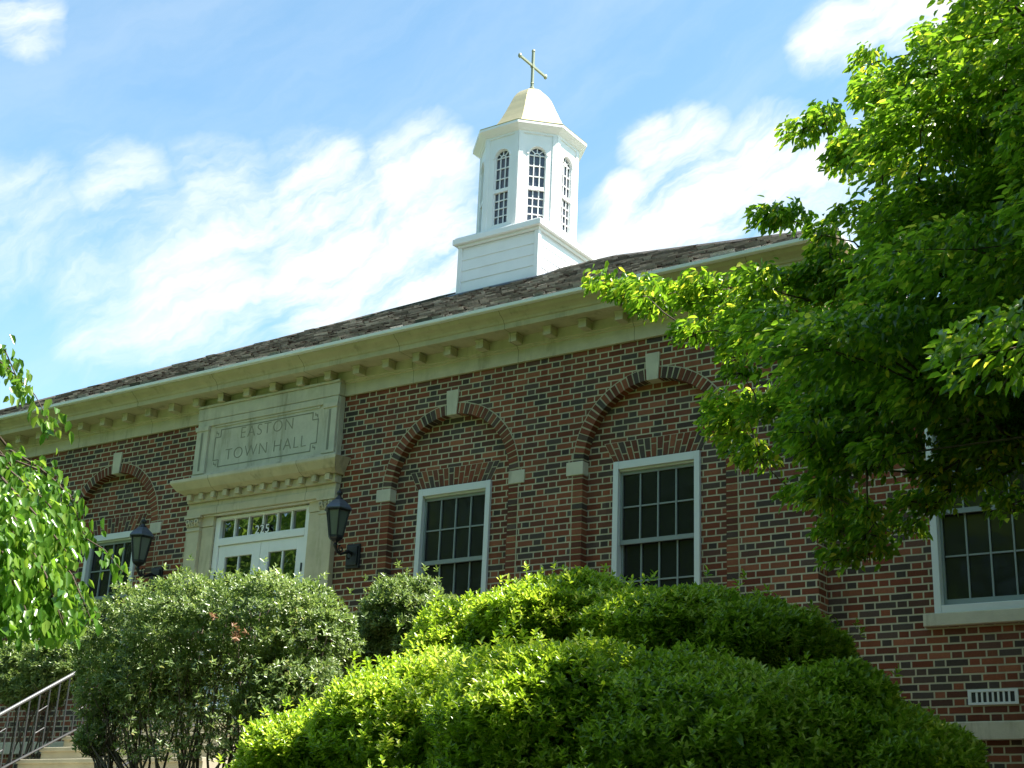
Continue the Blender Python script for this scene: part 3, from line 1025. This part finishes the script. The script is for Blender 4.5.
# door: frame, transom, two leaves
mb = MB()
fx0, fx1 = EX - .80, EX + .80
mb.box(fx0, fx0 + .085, .0, .10, 3.17, 5.722)
mb.box(fx1 - .085, fx1, .0, .10, 3.17, 5.722)
mb.box(fx0 + .0855, fx1 - .0855, .001, .10, 5.665, 5.722)
mb.box(fx0 + .0855, fx1 - .0855, -.003, .10, 5.335, 5.412)
mb.box(fx0 + .0855, fx1 - .0855, .004, .10, 5.412, 5.43)
mb.box(EX - 1.0, EX + 1.0, -.06, .0, 5.722, 5.7335)
door = mb.build('entrance_door', MAT['white'], hall, .004)
tz0_, tz1_ = 5.43, 5.665
for k in range(1, 6):
    mb = MB()
    x = fx0 + .085 + (fx1 - fx0 - .17) * k / 6
    mb.box(x - .011, x + .011, .015, .045, tz0_, tz1_)
    mb.build('transom_bar', MAT['white'], door)
mb = MB()
mb.box(fx0 + .086, fx1 - .086, .046, .05, tz0_ - .002, tz1_ + .002)
mb.build('transom_glass', MAT['doorglass'], door)
for sgn in (-1, 1):
    q = MB()
    xa, xb = sorted((EX + sgn * .003, EX + sgn * .712))
    y0, y1 = .018, .06
    ga, gb = (xa + .135, xb - .115) if sgn > 0 else (xa + .115, xb - .135)
    z0, z1 = 3.18, 5.331
    q.box(xa, ga, y0, y1, z0, z1); q.box(gb, xb, y0, y1, z0, z1)
    q.box(ga + .0003, gb - .0003, y0, y1, 5.185, z1); q.box(ga + .0003, gb - .0003, y0, y1, z0, 4.0)
    lf = q.build('door_leaf', MAT['white'], door, .003)
    q = MB()
    xm = (ga + gb) / 2
    q.box(xm - .009, xm + .009, y0 + .006, y0 + .024, 4.0, 5.185)
    for zz in (4.4, 4.79):
        q.box(ga, xm - .0095, y0 + .007, y0 + .023, zz - .009, zz + .009)
        q.box(xm + .0095, gb, y0 + .007, y0 + .023, zz - .009, zz + .009)
    q.build('glazing_bars', MAT['white'], door)
    q = MB()
    q.box(ga - .004, gb + .004, y0 + .0245, y0 + .0275, 3.996, 5.19)
    q.build('door_glass', MAT['doorglass'], door)
    for zz in (4.95, 3.6):
        q = MB()
        xh = EX + sgn * .716
        q.tube([(xh, -.004, zz - .05), (xh, -.004, zz + .05)], .012, 8)
        q.build('hinge', MAT['rail'], door)
    q = MB()
    xh = EX + sgn * .06
    q.tube([(xh, y0 - .001, 4.2), (xh, y0 - .05, 4.2), (xh, y0 - .05, 3.95), (xh, y0 - .001, 3.95)], .011, 8)
    q.build('handle', MAT['railtop'], door)
lettering('225', .15, (EX + .005, .0105, 5.433), MAT['white'], door, 'house_number', 1.12, .001)
lettering('225', .15, (EX + .005, .0135, 5.433), MAT['iron'], door, 'number_outline', 1.12, .008)

# ------------------------------------------------------------------ wall lanterns
def make_lantern(x, label):
    t = empty('wall_lantern', (x, 0, 4.85))
    tag(t, label, 'lantern', 'wall lanterns beside the entrance')
    yl = -.34
    q = MB()
    q.box(x - .10, x + .10, -.035, -.006, 4.86, 5.145)
    q.box(x - .08, x + .08, -.055, -.0355, 4.89, 5.115)
    q.build('backplate', MAT['iron'], t, .008)
    q = MB()
    arm = [(x, -.05, 5.03), (x, -.12, 5.045), (x, -.18, 5.01), (x, -.24, 4.985), (x, -.30, 5.0), (x, yl, 5.05), (x, yl, 5.12)]
    q.tube(arm, .017, 8)
    scroll = [(x, -.10 + .055 * math.cos(a) * (1 - a / 9), 4.985 + .055 * math.sin(a) * (1 - a / 9)) for a in [i * .5 for i in range(13)]]
    q.tube(scroll, .010, 6)
    scroll = [(x, -.24 + .045 * math.cos(a + 2) * (1 - a / 9), 5.045 + .045 * math.sin(a + 2) * (1 - a / 9)) for a in [i * .5 for i in range(13)]]
    q.tube(scroll, .009, 6)
    q.build('bracket_arm', MAT['iron'], t, smooth=True)
    q = MB()
    n = 6
    q.lathe([(.02, 5.045), (.03, 5.07), (.018, 5.09), (.035, 5.11), (.075, 5.135), (.086, 5.15), (.086, 5.172), (.06, 5.175)], x, yl, n, .3)
    q.lathe([(.138, 5.455), (.148, 5.46), (.148, 5.478), (.134, 5.48)], x, yl, n, .3)
    for k in range(n):
        a = .3 + 2 * math.pi * k / n
        q.tube([(x + .083 * math.cos(a), yl + .083 * math.sin(a), 5.16), (x + .138 * math.cos(a), yl + .138 * math.sin(a), 5.462)], .0095, 5)
    q.build('cage', MAT['iron'], t)
    q = MB()
    q.lathe([(.076, 5.176), (.126, 5.454)], x, yl, n, .3)
    q.build('glass', MAT['lampglass'], t)
    q = MB()
    q.lathe([(.168, 5.472), (.170, 5.484), (.14, 5.525), (.095, 5.565), (.065, 5.59), (.05, 5.60)], x, yl, n, .3)
    q.build('lantern_roof', MAT['cowl'], t)
    q = MB()
    q.lathe([(.05, 5.598), (.045, 5.615), (.025, 5.63), (.022, 5.65), (.038, 5.668), (.03, 5.69), (.010, 5.705), (.006, 5.735)], x, yl, 10)
    q.build('finial', MAT['iron'], t, smooth=True)


make_lantern(-10.67, 'black wall lantern on the brick to the right of the white entrance door')
make_lantern(-13.95, 'black wall lantern left of the entrance, overlapping the far arched window')

# ------------------------------------------------------------------ steps and railings
SX0, SX1 = -13.25, -10.45
st_root = empty('entrance_steps', (-12.2, -1.6, 2.05))
tag(st_root, 'cream concrete entrance steps climbing to the white double door', 'steps')
for i in range(8):
    q = MB()
    zt, yf = 3.17 - .15 * i, -1.10 - .28 * i
    if i == 0:
        q.box(SX0, SX1, yf, -.09, 1.8, zt)
    else:
        q.box(SX0, SX1, yf, yf + .279, 1.8, zt)
    q.box(SX0 - .01, SX1 + .01, yf - .022, yf - .0005, zt - .045, zt - .001)
    q.build('step', MAT['concrete'], st_root, .006)

def railing(x, label, ya, yb, newels):
    t = empty('stair_railing', (x, ya, ZU(ya) - .9))
    tag(t, label, 'railing')
    q = MB()
    q.tube([(x, ya - .12, ZU(ya - .12) - .06), (x, ya - .05, ZU(ya - .05)), (x, yb, ZU(yb)), (x, -.15, ZU(yb) + .02)], .021, 8)
    q.build('handrail', MAT['railtop'], t, smooth=True)
    q = MB()
    q.tube([(x, ya, ZL(ya)), (x, yb, ZL(yb)), (x, -.15, ZL(yb))], .014, 6)
    q.build('bottom_rail', MAT['rail'], t)
    y = ya + .05
    k = 0
    while y < -.2:
        q = MB()
        ye = min(y, yb)
        q.box(x - .007, x + .007, y - .007, y + .007, ZL(ye) + .012, ZU(ye) - .018)
        q.build('baluster', MAT['rail'], t)
        if k % 4 == 1 and y < yb - .15:
            for fr in (.32, .68):
                q = MB()
                za, zb = ZL(y) + (ZU(y) - ZL(y)) * fr, ZL(y + .122) + (ZU(y + .122) - ZL(y + .122)) * fr
                q.tube([(x, y + .007, za), (x, y + .115, zb)], .007, 5)
                q.build('cross_bar', MAT['rail'], t)
        y += .122
        k += 1
    for yn in newels:
        q = MB()
        q.box(x - .024, x + .024, yn - .024, yn + .024, 1.85, ZU(min(yn, yb)) - .02)
        q.build('newel_post', MAT['newel'], t, .004)


ZU = lambda y: 3.295 + .62 * (y + 2.1)
ZL = lambda y: 2.74 + .55 * (y + 1.94)
railing(SX0 + .05, 'grey steel stair railing on the left of the steps, clear of the shrub', -3.25, -1.05, [-3.2, -.9])
railing(-11.35, 'dark steel stair railing seen through the bare stems of the clipped shrub', -2.78, -1.05, [-2.72, -.9])


# ------------------------------------------------------------------ vegetation
def on_y(px, py, Y):
    d = ray(px, py)
    t = (Y + 12.2) / d.y
    return np.array([d.x * t, Y, 1.6 + d.z * t])


def shell_points(ells, n, depth=(0.0, 0.25), noise=0.07, zmin=-9):
    """points just under the surface of a union of ellipsoids, with outward normals"""
    out_p, out_n = [], []
    areas = np.array([e[1][0] * e[1][1] + e[1][0] * e[1][2] + e[1][1] * e[1][2] for e in ells])
    areas = areas / areas.sum()
    need = n
    while need > 0:
        m = int(need * 2.2) + 50
        idx = RNG.choice(len(ells), m, p=areas)
        c = np.array([e[0] for e in ells])[idx]
        r = np.array([e[1] for e in ells])[idx]
        u = unit(m)
        dep = depth[0] + (depth[1] - depth[0]) * RNG.random(m) ** 1.6
        bump = noise * (np.sin(u[:, 0] * 9 + c[:, 0] * 5) + np.sin(u[:, 1] * 8 + c[:, 2] * 7) + np.sin(u[:, 2] * 11 + c[:, 0] * 3)) / 1.6
        p = c + u * r * (1 - dep + bump)[:, None]
        nr = u / r
        nr /= np.linalg.norm(nr, axis=1, keepdims=True)
        ok = p[:, 2] > zmin
        for e in ells:
            q = (p - np.array(e[0])) / np.array(e[1])
            ok &= ~((np.linalg.norm(q, axis=1) < 0.80 - depth[1] * .6) & (np.abs(p - c).sum(1) > 0))
        out_p.append(p[ok]); out_n.append(nr[ok])
        need -= ok.sum()
    return np.concatenate(out_p)[:n], np.concatenate(out_n)[:n]


def rosettes(P, Nn, k, L, W, up=0.55, spread=0.9):
    """k leaves round every shoot tip"""
    n = len(P)
    ax = Nn * (1 - up) + np.array([0, 0, 1.0]) * up + RNG.normal(size=(n, 3)) * .22
    ax /= np.linalg.norm(ax, axis=1, keepdims=True)
    a = np.cross(ax, np.array([0.3, 0.9, 0.1])); a /= np.linalg.norm(a, axis=1, keepdims=True)
    b = np.cross(ax, a)
    C, D, N = [], [], []
    ph = RNG.random(n) * 6.28
    for i in range(k):
        an = ph + 2.4 * i + RNG.normal(size=n) * .2
        rad = a * np.cos(an)[:, None] + b * np.sin(an)[:, None]
        el = spread * (0.35 + 0.65 * i / max(1, k - 1))
        d = rad * math.sin(el * 1.35) + ax * math.cos(el * 1.35)
        C.append(P + ax * (.012 * (k - i))[..., None] if False else P - ax * .006 * i)
        D.append(d)
        N.append(ax * math.sin(el * 1.35) - rad * math.cos(el * 1.35))
    C, D, N = np.concatenate(C), np.concatenate(D), np.concatenate(N)
    m = len(C)
    return C, D, N, L * (.7 + .6 * RNG.random(m)), W * (.75 + .5 * RNG.random(m))


def shrub(name, label, cat, base, ells0, shoots, mat, L, W, k=7, noise=.11, stems=14, inner=0.3, zmin=-9, group=None, spread=.9, up=.55, stem_r=.014, sprigs=0, inner_L=1.7, shrink=.09, lumps=0):
    ells = [(c, tuple(max(.15, q - shrink) for q in r)) for c, r in ells0]
    if lumps:
        lp, ln = shell_points(ells, lumps * 4, (0, .02), noise)
        lp = lp[ln[:, 2] > -.05][:lumps]
        ln = ln[ln[:, 2] > -.05][:lumps]
        ells = ells + [(tuple(q - m_ * r * .62), (r, r, r * .66)) for q, m_, r in zip(lp, ln, .16 + .17 * RNG.random(len(lp)))]
    t = empty(name, base)
    tag(t, label, cat, group)
    P, Nn = shell_points(ells, shoots, (0.0, .16), noise, zmin)
    if sprigs:
        i = RNG.choice(len(P), sprigs)
        sel = Nn[i, 2] > .35
        P[i[sel]] += Nn[i[sel]] * (.05 + .09 * RNG.random(sel.sum()))[:, None]
    C, D, N, l, w_ = rosettes(P, Nn, k, L, W, up, spread)
    clump = .5 + .5 * np.sin(C[:, 0] * 7 + 2 * np.sin(C[:, 2] * 5)) * np.cos(C[:, 1] * 6)
    rnd = np.clip(RNG.random(len(C)) * .75 + .25 * clump, 0, 1)
    leaf_mesh('foliage', C, D, N, l, w_, mat, t, rnd)
    ni = int(shoots * inner)
    P2, N2 = shell_points(ells, ni, (.2, .55), noise, zmin)
    C, D, N, l, w_ = rosettes(P2, N2, max(4, k - 2), L * inner_L, W * inner_L, .2, 1.1)
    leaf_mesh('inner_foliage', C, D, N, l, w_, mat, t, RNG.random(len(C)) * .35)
    q = MB()
    bz = Vector(base)
    for i in range(stems):
        e = ells[RNG.integers(len(ells))]
        u = unit(1)[0]
        u[2] = abs(u[2]) * .6
        tip = Vector(np.array(e[0]) + u * np.array(e[1]) * .66)
        b0 = Vector((bz.x + RNG.normal() * .12 + (e[0][0] - bz.x) * .55, bz.y + RNG.normal() * .12 + (e[0][1] - bz.y) * .4, bz.z))
        mid = b0.lerp(tip, .5) + Vector((RNG.normal() * .05, RNG.normal() * .05, -.05))
        q.tube([b0, b0.lerp(mid, .5) + Vector((RNG.normal() * .02, RNG.normal() * .02, 0)), mid, tip], [stem_r, stem_r * .85, stem_r * .65, stem_r * .25], 5)
        for j in range(3):
            f = .35 + .5 * RNG.random()
            p = mid.lerp(tip, f)
            dvec = Vector(unit(1)[0]) * .18 + Vector((0, 0, .07))
            q.tube([p, p + dvec * .5, p + dvec + Vector((0, 0, .05))], [stem_r * .45, stem_r * .35, stem_r * .2], 4)
    q.build('stems', MAT['stem'], t, smooth=True)
    return t


E3 = lambda px, py, Y, rx, ry, rz: (tuple(on_y(px, py, Y)), (rx, ry, rz))

# low mounded azalea in front
shrub('azalea_shrub', 'bright lime green mounded shrub along the bottom edge, in front of the taller mound', 'shrub', (-4.6, -5.5, ground_z(-5.5)),
      [E3(330, 770, -5.5, .62, .7, .50), E3(430, 738, -5.5, .82, .8, .58), E3(560, 735, -5.6, .97, .85, .61), E3(690, 745, -5.5, .92, .85, .58), E3(300, 830, -5.5, .62, .7, .62),
       E3(480, 850, -5.5, 1.0, .9, .8), E3(680, 850, -5.5, 1.0, .9, .8),
       E3(320, 835, -6.0, .55, .6, .42), E3(440, 832, -6.1, .75, .65, .42), E3(580, 832, -6.2, .8, .65, .42), E3(700, 840, -6.0, .7, .6, .42)],
      34000, MAT['azalea'], .037, .017, k=7, sprigs=800, lumps=46, shrink=.12, noise=.07, up=.62, inner_L=2.0)
shrub('azalea_shrub', 'dark shaded low green shrub sloping down to the right towards the wall vent', 'shrub', (-2.7, -5.2, ground_z(-5.2)),
      [E3(830, 745, -5.2, .62, .7, .50), E3(905, 778, -5.2, .48, .6, .44), E3(800, 850, -5.2, .7, .7, .65), E3(900, 850, -5.2, .55, .7, .5)],
      15000, MAT['azalea'], .037, .017, k=7, sprigs=200, lumps=24, shrink=.14, noise=.07, up=.62, inner_L=2.0)
shrub('azalea_shrub', 'tall rounded lime green shrub below the two arched windows, behind the low mound', 'shrub', (-4.7, -4.1, ground_z(-4.1)),
      [E3(490, 650, -4.2, .66, .75, .48), E3(580, 628, -4.2, .75, .8, .42), E3(680, 640, -4.2, .8, .8, .43), E3(768, 650, -4.2, .52, .7, .40), E3(465, 690, -4.7, .55, .5, .42), E3(560, 740, -4.1, 1.05, .62, .75), E3(720, 740, -4.1, .62, .6, .7)],
      29000, MAT['azalea'], .039, .018, k=7, sprigs=600, lumps=40, shrink=.12, noise=.07, up=.62, inner_L=2.0)

# clipped glossy shrub in front of the steps with bare stems
pv = shrub('clipped_shrub', 'large glossy dark green shrub with bare stems below, covering the lower half of the entrance', 'shrub', (-8.9, -3.9, ground_z(-3.9)),
           [E3(135, 640, -3.9, .55, .62, .52), E3(200, 628, -4.0, .60, .7, .48), E3(270, 622, -3.9, .62, .7, .46), E3(318, 640, -3.8, .34, .5, .42), E3(105, 690, -4.0, .30, .35, .42), E3(150, 680, -4.0, .45, .5, .38), E3(300, 680, -3.8, .42, .45, .42), E3(95, 738, -4.1, .22, .25, .16), E3(265, 705, -3.9, .34, .35, .24)],
           7600, MAT['privet'], .040, .017, k=6, noise=.14, stems=85, inner=.16, up=.4, stem_r=.012, sprigs=500, inner_L=1.25)
# thin leaf scatter on the stems lower down and a withered cluster
P = np.array([on_y(110 + 230 * RNG.random(), 660 + 100 * RNG.random() ** 1.4, -3.9 + RNG.normal() * .3) for _ in range(3000)])
C, D, N, l, w_ = rosettes(P, unit(len(P)), 5, .038, .016, .3)
leaf_mesh('lower_leaves', C, D, N, l, w_, MAT['privet'], pv)
P = np.array([on_y(237 + RNG.normal() * 5, 630 + RNG.normal() * 5, -4.62 + RNG.normal() * .03) for _ in range(9)] + [on_y(212 + RNG.normal() * 5, 613 + RNG.normal() * 5, -4.6) for _ in range(3)])
C, D, N, l, w_ = rosettes(P, unit(len(P)), 5, .034, .015, .3)
leaf_mesh('withered_leaves', C, D, N, l, w_, MAT['dead'], pv)

shrub('foundation_shrub', 'small rounded grey green shrub against the brick between the entrance and the first arched window', 'shrub', (-8.6, -1.75, 2.05),
      [E3(403, 612, -1.75, .47, .45, .42), E3(428, 632, -1.75, .46, .45, .44), E3(380, 645, -1.75, .40, .4, .42)],
      3600, MAT['privet'], .045, .017, k=6, sprigs=200, stems=14)
shrub('foundation_shrub', 'loose grey green shrub by the brick wall behind the left stair railing', 'shrub', (-14.6, -1.55, 2.05),
      [E3(60, 665, -1.55, .5, .45, .42), E3(10, 668, -1.55, .6, .45, .40), E3(-50, 660, -1.55, .6, .5, .5), E3(35, 690, -1.55, .6, .4, .3)],
      4500, MAT['privet'], .05, .02, k=6, sprigs=200, stems=26)

# ---- dogwood on the right
OUT = [(935, -40), (915, 30), (865, 45), (850, 80), (800, 110), (783, 130), (800, 165), (850, 185), (800, 195), (755, 212), (780, 235), (850, 250), (760, 262), (650, 268), (590, 276),
       (625, 305), (660, 325), (700, 345), (725, 365), (712, 395), (735, 420), (780, 440), (800, 470), (780, 510), (815, 520), (830, 575), (850, 560), (880, 530), (895, 490), (920, 470), (1000, 468),
       (1040, 462), (1300, 450), (1300, -40)]


def inside(x, y):
    c = False
    n = len(OUT)
    for i in range(n):
        (x1, y1), (x2, y2) = OUT[i], OUT[(i + 1) % n]
        if (y1 > y) != (y2 > y) and x < (x2 - x1) * (y - y1) / (y2 - y1) + x1:
            c = not c
    return c


def edge_dist(x, y):
    best = 1e9
    for (x1, y1), (x2, y2) in zip(OUT, OUT[1:]):
        dx, dy = x2 - x1, y2 - y1
        t = max(0, min(1, ((x - x1) * dx + (y - y1) * dy) / (dx * dx + dy * dy)))
        best = min(best, math.hypot(x - x1 - t * dx, y - y1 - t * dy))
    return best


TB = Vector((-.85, -4.5, ground_z(-4.5)))
tree = empty('dogwood_tree', TB)
tag(tree, 'leafy green tree with layered branches filling the right side, in front of the brick wing', 'tree')
pads = []
tries = 0
while len(pads) < 195 and tries < 20000:
    tries += 1
    x, y = 590 + 560 * RNG.random(), -30 + 620 * RNG.random()
    if not inside(x, y):
        continue
    ed = edge_dist(x, y)
    if ed < 9:
        continue
    Y = -3.75 - .8 * min(ed, 120) / 120 + RNG.normal() * (.25 + min(ed, 150) / 150 * .75)
    r = min(.42, .09 + ed / 180 * .5) * (.75 + .4 * RNG.random())
    pads.append((on_y(x, y, Y), r, ed))
for (x, y, Y) in ((604, 281, -3.80), (625, 290, -3.75), (650, 305, -3.70), (676, 288, -3.70), (700, 300, -3.60), (730, 285, -3.70), (728, 430, -3.60), (742, 445, -3.65), (720, 418, -3.60), (760, 455, -3.70), (735, 415, -3.70), (640, 288, -3.80), (690, 330, -3.65), (725, 400, -3.60), (745, 405, -3.70),
                  (770, 215, -3.90), (790, 215, -3.80), (800, 130, -3.80), (825, 120, -3.80), (870, 60, -3.70), (840, 555, -3.60), (835, 530, -3.60), (905, 525, -3.30), (930, 500, -3.50), (830, 250, -3.8), (852, 272, -3.9), (872, 258, -4.0), (862, 300, -4.0), (835, 292, -3.8), (885, 232, -4.1), (850, 322, -3.9), (815, 268, -3.8), (905, 275, -4.2), (840, 275, -3.7), (868, 280, -3.6), (960, 455, -4.0), (992, 448, -4.1), (1016, 440, -4.0), (935, 470, -3.9), (800, 490, -3.70), (870, 545, -3.60), (915, 500, -3.50), (985, 478, -3.60), (1010, 500, -3.40), (950, 485, -3.70), (850, 520, -3.50), (1020, 460, -3.60), (790, 280, -3.80), (760, 275, -3.75), (735, 340, -3.70)):
    pads.append((on_y(x, y, Y), .15, 12))
# unseen rest of the crown, enlarged above and right to block sky light
def to_px(p):
    v = Vector(p) - Vector((0, -12.2, 1.6))
    f = v.dot(fwd)
    return 512 + F_PX * v.dot(rgt) / f, 384 + F_PX * v.dot(dwn) / f


cnt = 0
while cnt < 190:
    u = unit(1)[0]
    p = np.array([.5, -4.9, 5.9]) + u * np.array([2.9, 3.0, 2.9]) * (RNG.random() ** .4)
    x, y = to_px(p)
    if -60 < x < 1060 and -60 < y < 800 and not inside(x, y):
        continue
    if y > 560:
        continue
    pads.append((p, .45, 61))
    cnt += 1
cnt = 0
while cnt < 150:
    u = unit(1)[0]
    p = np.array([1.0, -2.7, 5.6]) + u * np.array([2.3, 1.9, 3.3]) * (RNG.random() ** .4)
    x, y = to_px(p)
    if (-60 < x < 1070 and -60 < y < 800) or p[1] > -.6:
        continue
    pads.append((p, .5, 61))
    cnt += 1
C, D, N, Ls, Ws, R_ = [], [], [], [], [], []
for p, r, ed in pads:
    n = int((55 + 760 * r * r / .16) * (.6 if ed == 61 else 1))
    out = p - np.array([-.6, -4.5, p[2]])
    out[2] = 0
    out /= np.linalg.norm(out) + 1e-6
    ang = RNG.random(n) * 6.283
    rr = r * np.sqrt(RNG.random(n))
    q = np.stack([p[0] + rr * np.cos(ang), p[1] + rr * np.sin(ang), p[2] + RNG.normal(size=n) * .035 - (rr / r) ** 2 * r * .22 + .02], 1)
    d = np.stack([np.cos(ang), np.sin(ang), np.zeros(n)], 1) * .6 + out * .7 + RNG.normal(size=(n, 3)) * .45
    d[:, 2] -= .35 + .35 * RNG.random(n)
    nn_ = np.array([0, 0, 1.0]) + RNG.normal(size=(n, 3)) * .55
    C.append(q); D.append(d); N.append(nn_)
    Ls.append(.060 * (.65 + .6 * RNG.random(n))); Ws.append(.031 * (.7 + .5 * RNG.random(n)))
    tipw = 1.0 if ed < 40 else .45
    rv = RNG.random(n) * .75 + .12 * RNG.random()
    young = RNG.random(n) < .10 * tipw
    rv[young] = .93 + .07 * RNG.random(young.sum())
    R_.append(rv)
C, D, N, Ls, Ws, R_ = map(np.concatenate, (C, D, N, Ls, Ws, R_))
leaf_mesh('crown', C, D, N, Ls, Ws, MAT['dogwood'], tree, R_, fold=.16, curve=.12)
print('dogwood leaves', len(C))
q = MB()
tr = [TB + Vector((0, 0, -.1)), TB + Vector((.02, .02, .7)), TB + Vector((-.05, .05, 1.5)), TB + Vector((.05, 0, 2.6)), TB + Vector((0, -.05, 3.8)), TB + Vector((.1, 0, 5.2))]
q.tube(tr, [.15, .115, .10, .08, .055, .02], 10)
q.build('trunk', MAT['bark'], tree, smooth=True)
q = MB()
nodes = [tr[2], tr[3], tr[4], tr[5]]
for p, r, ed in sorted(pads, key=lambda a: (Vector(a[0]) - Vector((TB.x, TB.y, a[0][2]))).length):
    P_ = Vector(p) + Vector((0, 0, -.03))
    dt = (P_.xy - TB.xy).length
    best = min(nodes, key=lambda n_: (n_ - P_).length + (1.5 if n_.z > P_.z + .1 else 0) + (2 if (n_.xy - TB.xy).length > dt else 0))
    if (best - P_).length < .05:
        continue
    mid = best.lerp(P_, .5) + Vector((RNG.normal() * .05, RNG.normal() * .05, .03 - .05 * RNG.random()))
    th = .006 + .012 * max(0, 1 - dt / 2.5)
    q.tube([best, mid, P_], [th, th * .8, th * .55], 5)
    nodes.append(P_)
    for j in range(3):
        a = RNG.random() * 6.28
        e = P_ + Vector((math.cos(a) * r, math.sin(a) * r, -.05))
        q.tube([P_, P_.lerp(e, .6) + Vector((0, 0, .01)), e], [.004, .003, .002], 4)
q.build('branches', MAT['bark'], tree, smooth=True)

# ---- drooping branch of the tree on the left
LT = Vector((-6.9, -9.4, ground_z(-9.4)))
lt = empty('cherry_tree', LT)
tag(lt, 'overhanging tree at the left edge with long hanging bright green leaves', 'tree')
twigs = []
start = Vector((-6.7, -9.3, 4.6))


def hang(pts, n, sz=.085):
    """leaf-bearing twig through the given points"""
    pts = [Vector(p) for p in pts]
    twigs.append((pts, n, sz))


W3 = lambda x, y, Y: tuple(on_y(x, y, Y))
hang([W3(-70, 330, -8.6), W3(-20, 345, -8.6), W3(10, 370, -8.6), W3(35, 395, -8.62), W3(55, 432, -8.65)], 110)
hang([W3(-60, 300, -8.5), W3(-20, 345, -8.5), W3(5, 350, -8.5), W3(20, 385, -8.52)], 70)
for k in range(105):
    Y = -8.5 + RNG.normal() * .35
    x0, y0 = -90 + 110 * RNG.random(), 458 + 100 * RNG.random()
    dx, dy = 30 + 70 * RNG.random(), 40 + 110 * RNG.random()
    x2, y2 = min(x0 + dx, 66), min(y0 + dy, 625 - .0 * x0)
    hang([W3(x0, y0, Y), W3((x0 * .6 + x2 * .4), y0 * .7 + y2 * .3 - 12, Y), W3(x0 * .2 + x2 * .8, y0 * .35 + y2 * .65, Y), W3(x2, y2, Y)], 125)
hang([W3(0, 470, -8.4), W3(45, 490, -8.4), W3(80, 535, -8.4), W3(105, 550, -8.4), W3(123, 572, -8.42)], 46)
hang([W3(0, 455, -8.45), W3(40, 470, -8.4), W3(70, 495, -8.4), W3(84, 535, -8.4)], 70)
hang([W3(10, 520, -8.4), W3(50, 545, -8.4), W3(72, 575, -8.4), W3(92, 622, -8.4)], 60)
hang([W3(10, 450, -8.4), W3(40, 468, -8.4), W3(60, 485, -8.4), W3(75, 520, -8.4)], 60)
C, D, N = [], [], []
q = MB()
for pts, n, sz in twigs:
    q.tube(pts, [.006, .0045, .0035, .0025, .0015][:len(pts)], 5)
    mid = start.lerp(pts[0], .55) + Vector((0, 0, .15))
    q.tube([start, mid, pts[0]], [.012, .008, .006], 5)
    for i in range(n):
        f = (RNG.random() ** .8) * (len(pts) - 1)
        k = min(int(f), len(pts) - 2)
        p = pts[k].lerp(pts[k + 1], f - k)
        tdir = (pts[k + 1] - pts[k]).normalized()
        d = np.array(tdir) * .35 + np.array([0, 0, -1.0]) * .75 + RNG.normal(size=3) * .38
        C.append(np.array(p) + RNG.normal(size=3) * .03); D.append(d)
        N.append(np.array([.35, -.45, .75]) + RNG.normal(size=3) * .5)
C, D, N = np.array(C), np.array(D), np.array(N)
leaf_mesh('crown', C, D, N, .050 * (.6 + .65 * RNG.random(len(C))), .027 * (.75 + .5 * RNG.random(len(C))), MAT['cherry'], lt, fold=.2, curve=.1)
# rest of this crown, outside the picture
n = 6000
u = unit(n)
P = np.array([-7.6, -9.4, 5.0]) + u * np.array([1.25, 1.5, 1.5]) * (RNG.random(n) ** .4)[:, None]
keep = (P[:, 0] < -6.3)
P = P[keep]
n = len(P)
leaf_mesh('crown', P, np.array([0, 0, -.8]) + RNG.normal(size=(n, 3)) * .5, np.array([0, 0, 1.0]) + RNG.normal(size=(n, 3)) * .5, .09 * (.6 + .6 * RNG.random(n)), .04 * np.ones(n), MAT['cherry'], lt)
q.tube([LT + Vector((0, 0, -.1)), LT + Vector((.05, .02, 1.4)), LT + Vector((.1, .05, 2.8)), start, start + Vector((-.3, 0, 1.2))], [.13, .10, .08, .055, .02], 10)
q.build('trunk', MAT['bark'], lt, smooth=True)


# ---- trees across the lawn mirrored in the door glass, plus added sky blockers
def far_tree(x, y, h, r, label):
    gz = ground_z(y)
    t = empty('broadleaf_tree', (x, y, gz))
    tag(t, label, 'tree', 'trees across the lawn')
    n = 9000
    cl = np.array([x, y, gz + h * .58]) + unit(110) * np.array([r, r, h * .40]) * (RNG.random(110) ** .4)[:, None]
    P = cl[RNG.integers(110, size=n)] + RNG.normal(size=(n, 3)) * .85
    leaf_mesh('crown', P, RNG.normal(size=(n, 3)), np.array([0, 0, .7]) + RNG.normal(size=(n, 3)) * .6, 0.7 * (.6 + .6 * RNG.random(n)), .42 * np.ones(n), MAT['far'], t)
    q = MB()
    q.tube([(x, y, gz - .1), (x, y, gz + h * .3), (x + .2, y, gz + h * .7)], [.4, .3, .12], 8)
    q.build('trunk', MAT['bark'], t)


for i, (x, y, h, r) in enumerate([(-58, -26, 24, 7.5), (-47, -33, 27, 8), (-35, -37, 26, 8), (-24, -40, 28, 8), (-12, -42, 26, 8), (0, -44, 27, 8), (12, -42, 26, 8)]):
    far_tree(x, y, h, r, 'tall broadleaf tree across the lawn behind the viewer')

far_tree(8.2, -10.5, 13, 3.6, 'unseen tree added right of the viewer to block sky light')  # four trees out of view, added to keep sky light off the wing
far_tree(8.6, -2.6, 11, 3.2, 'unseen tree added beside the wing end to block sky light')
far_tree(1.8, -17.0, 15, 3.9, 'unseen tree added just behind the viewer to darken the wing')
far_tree(8.0, -18.0, 15, 4.0, 'unseen tree added behind the viewer, farther right, to darken the wing')
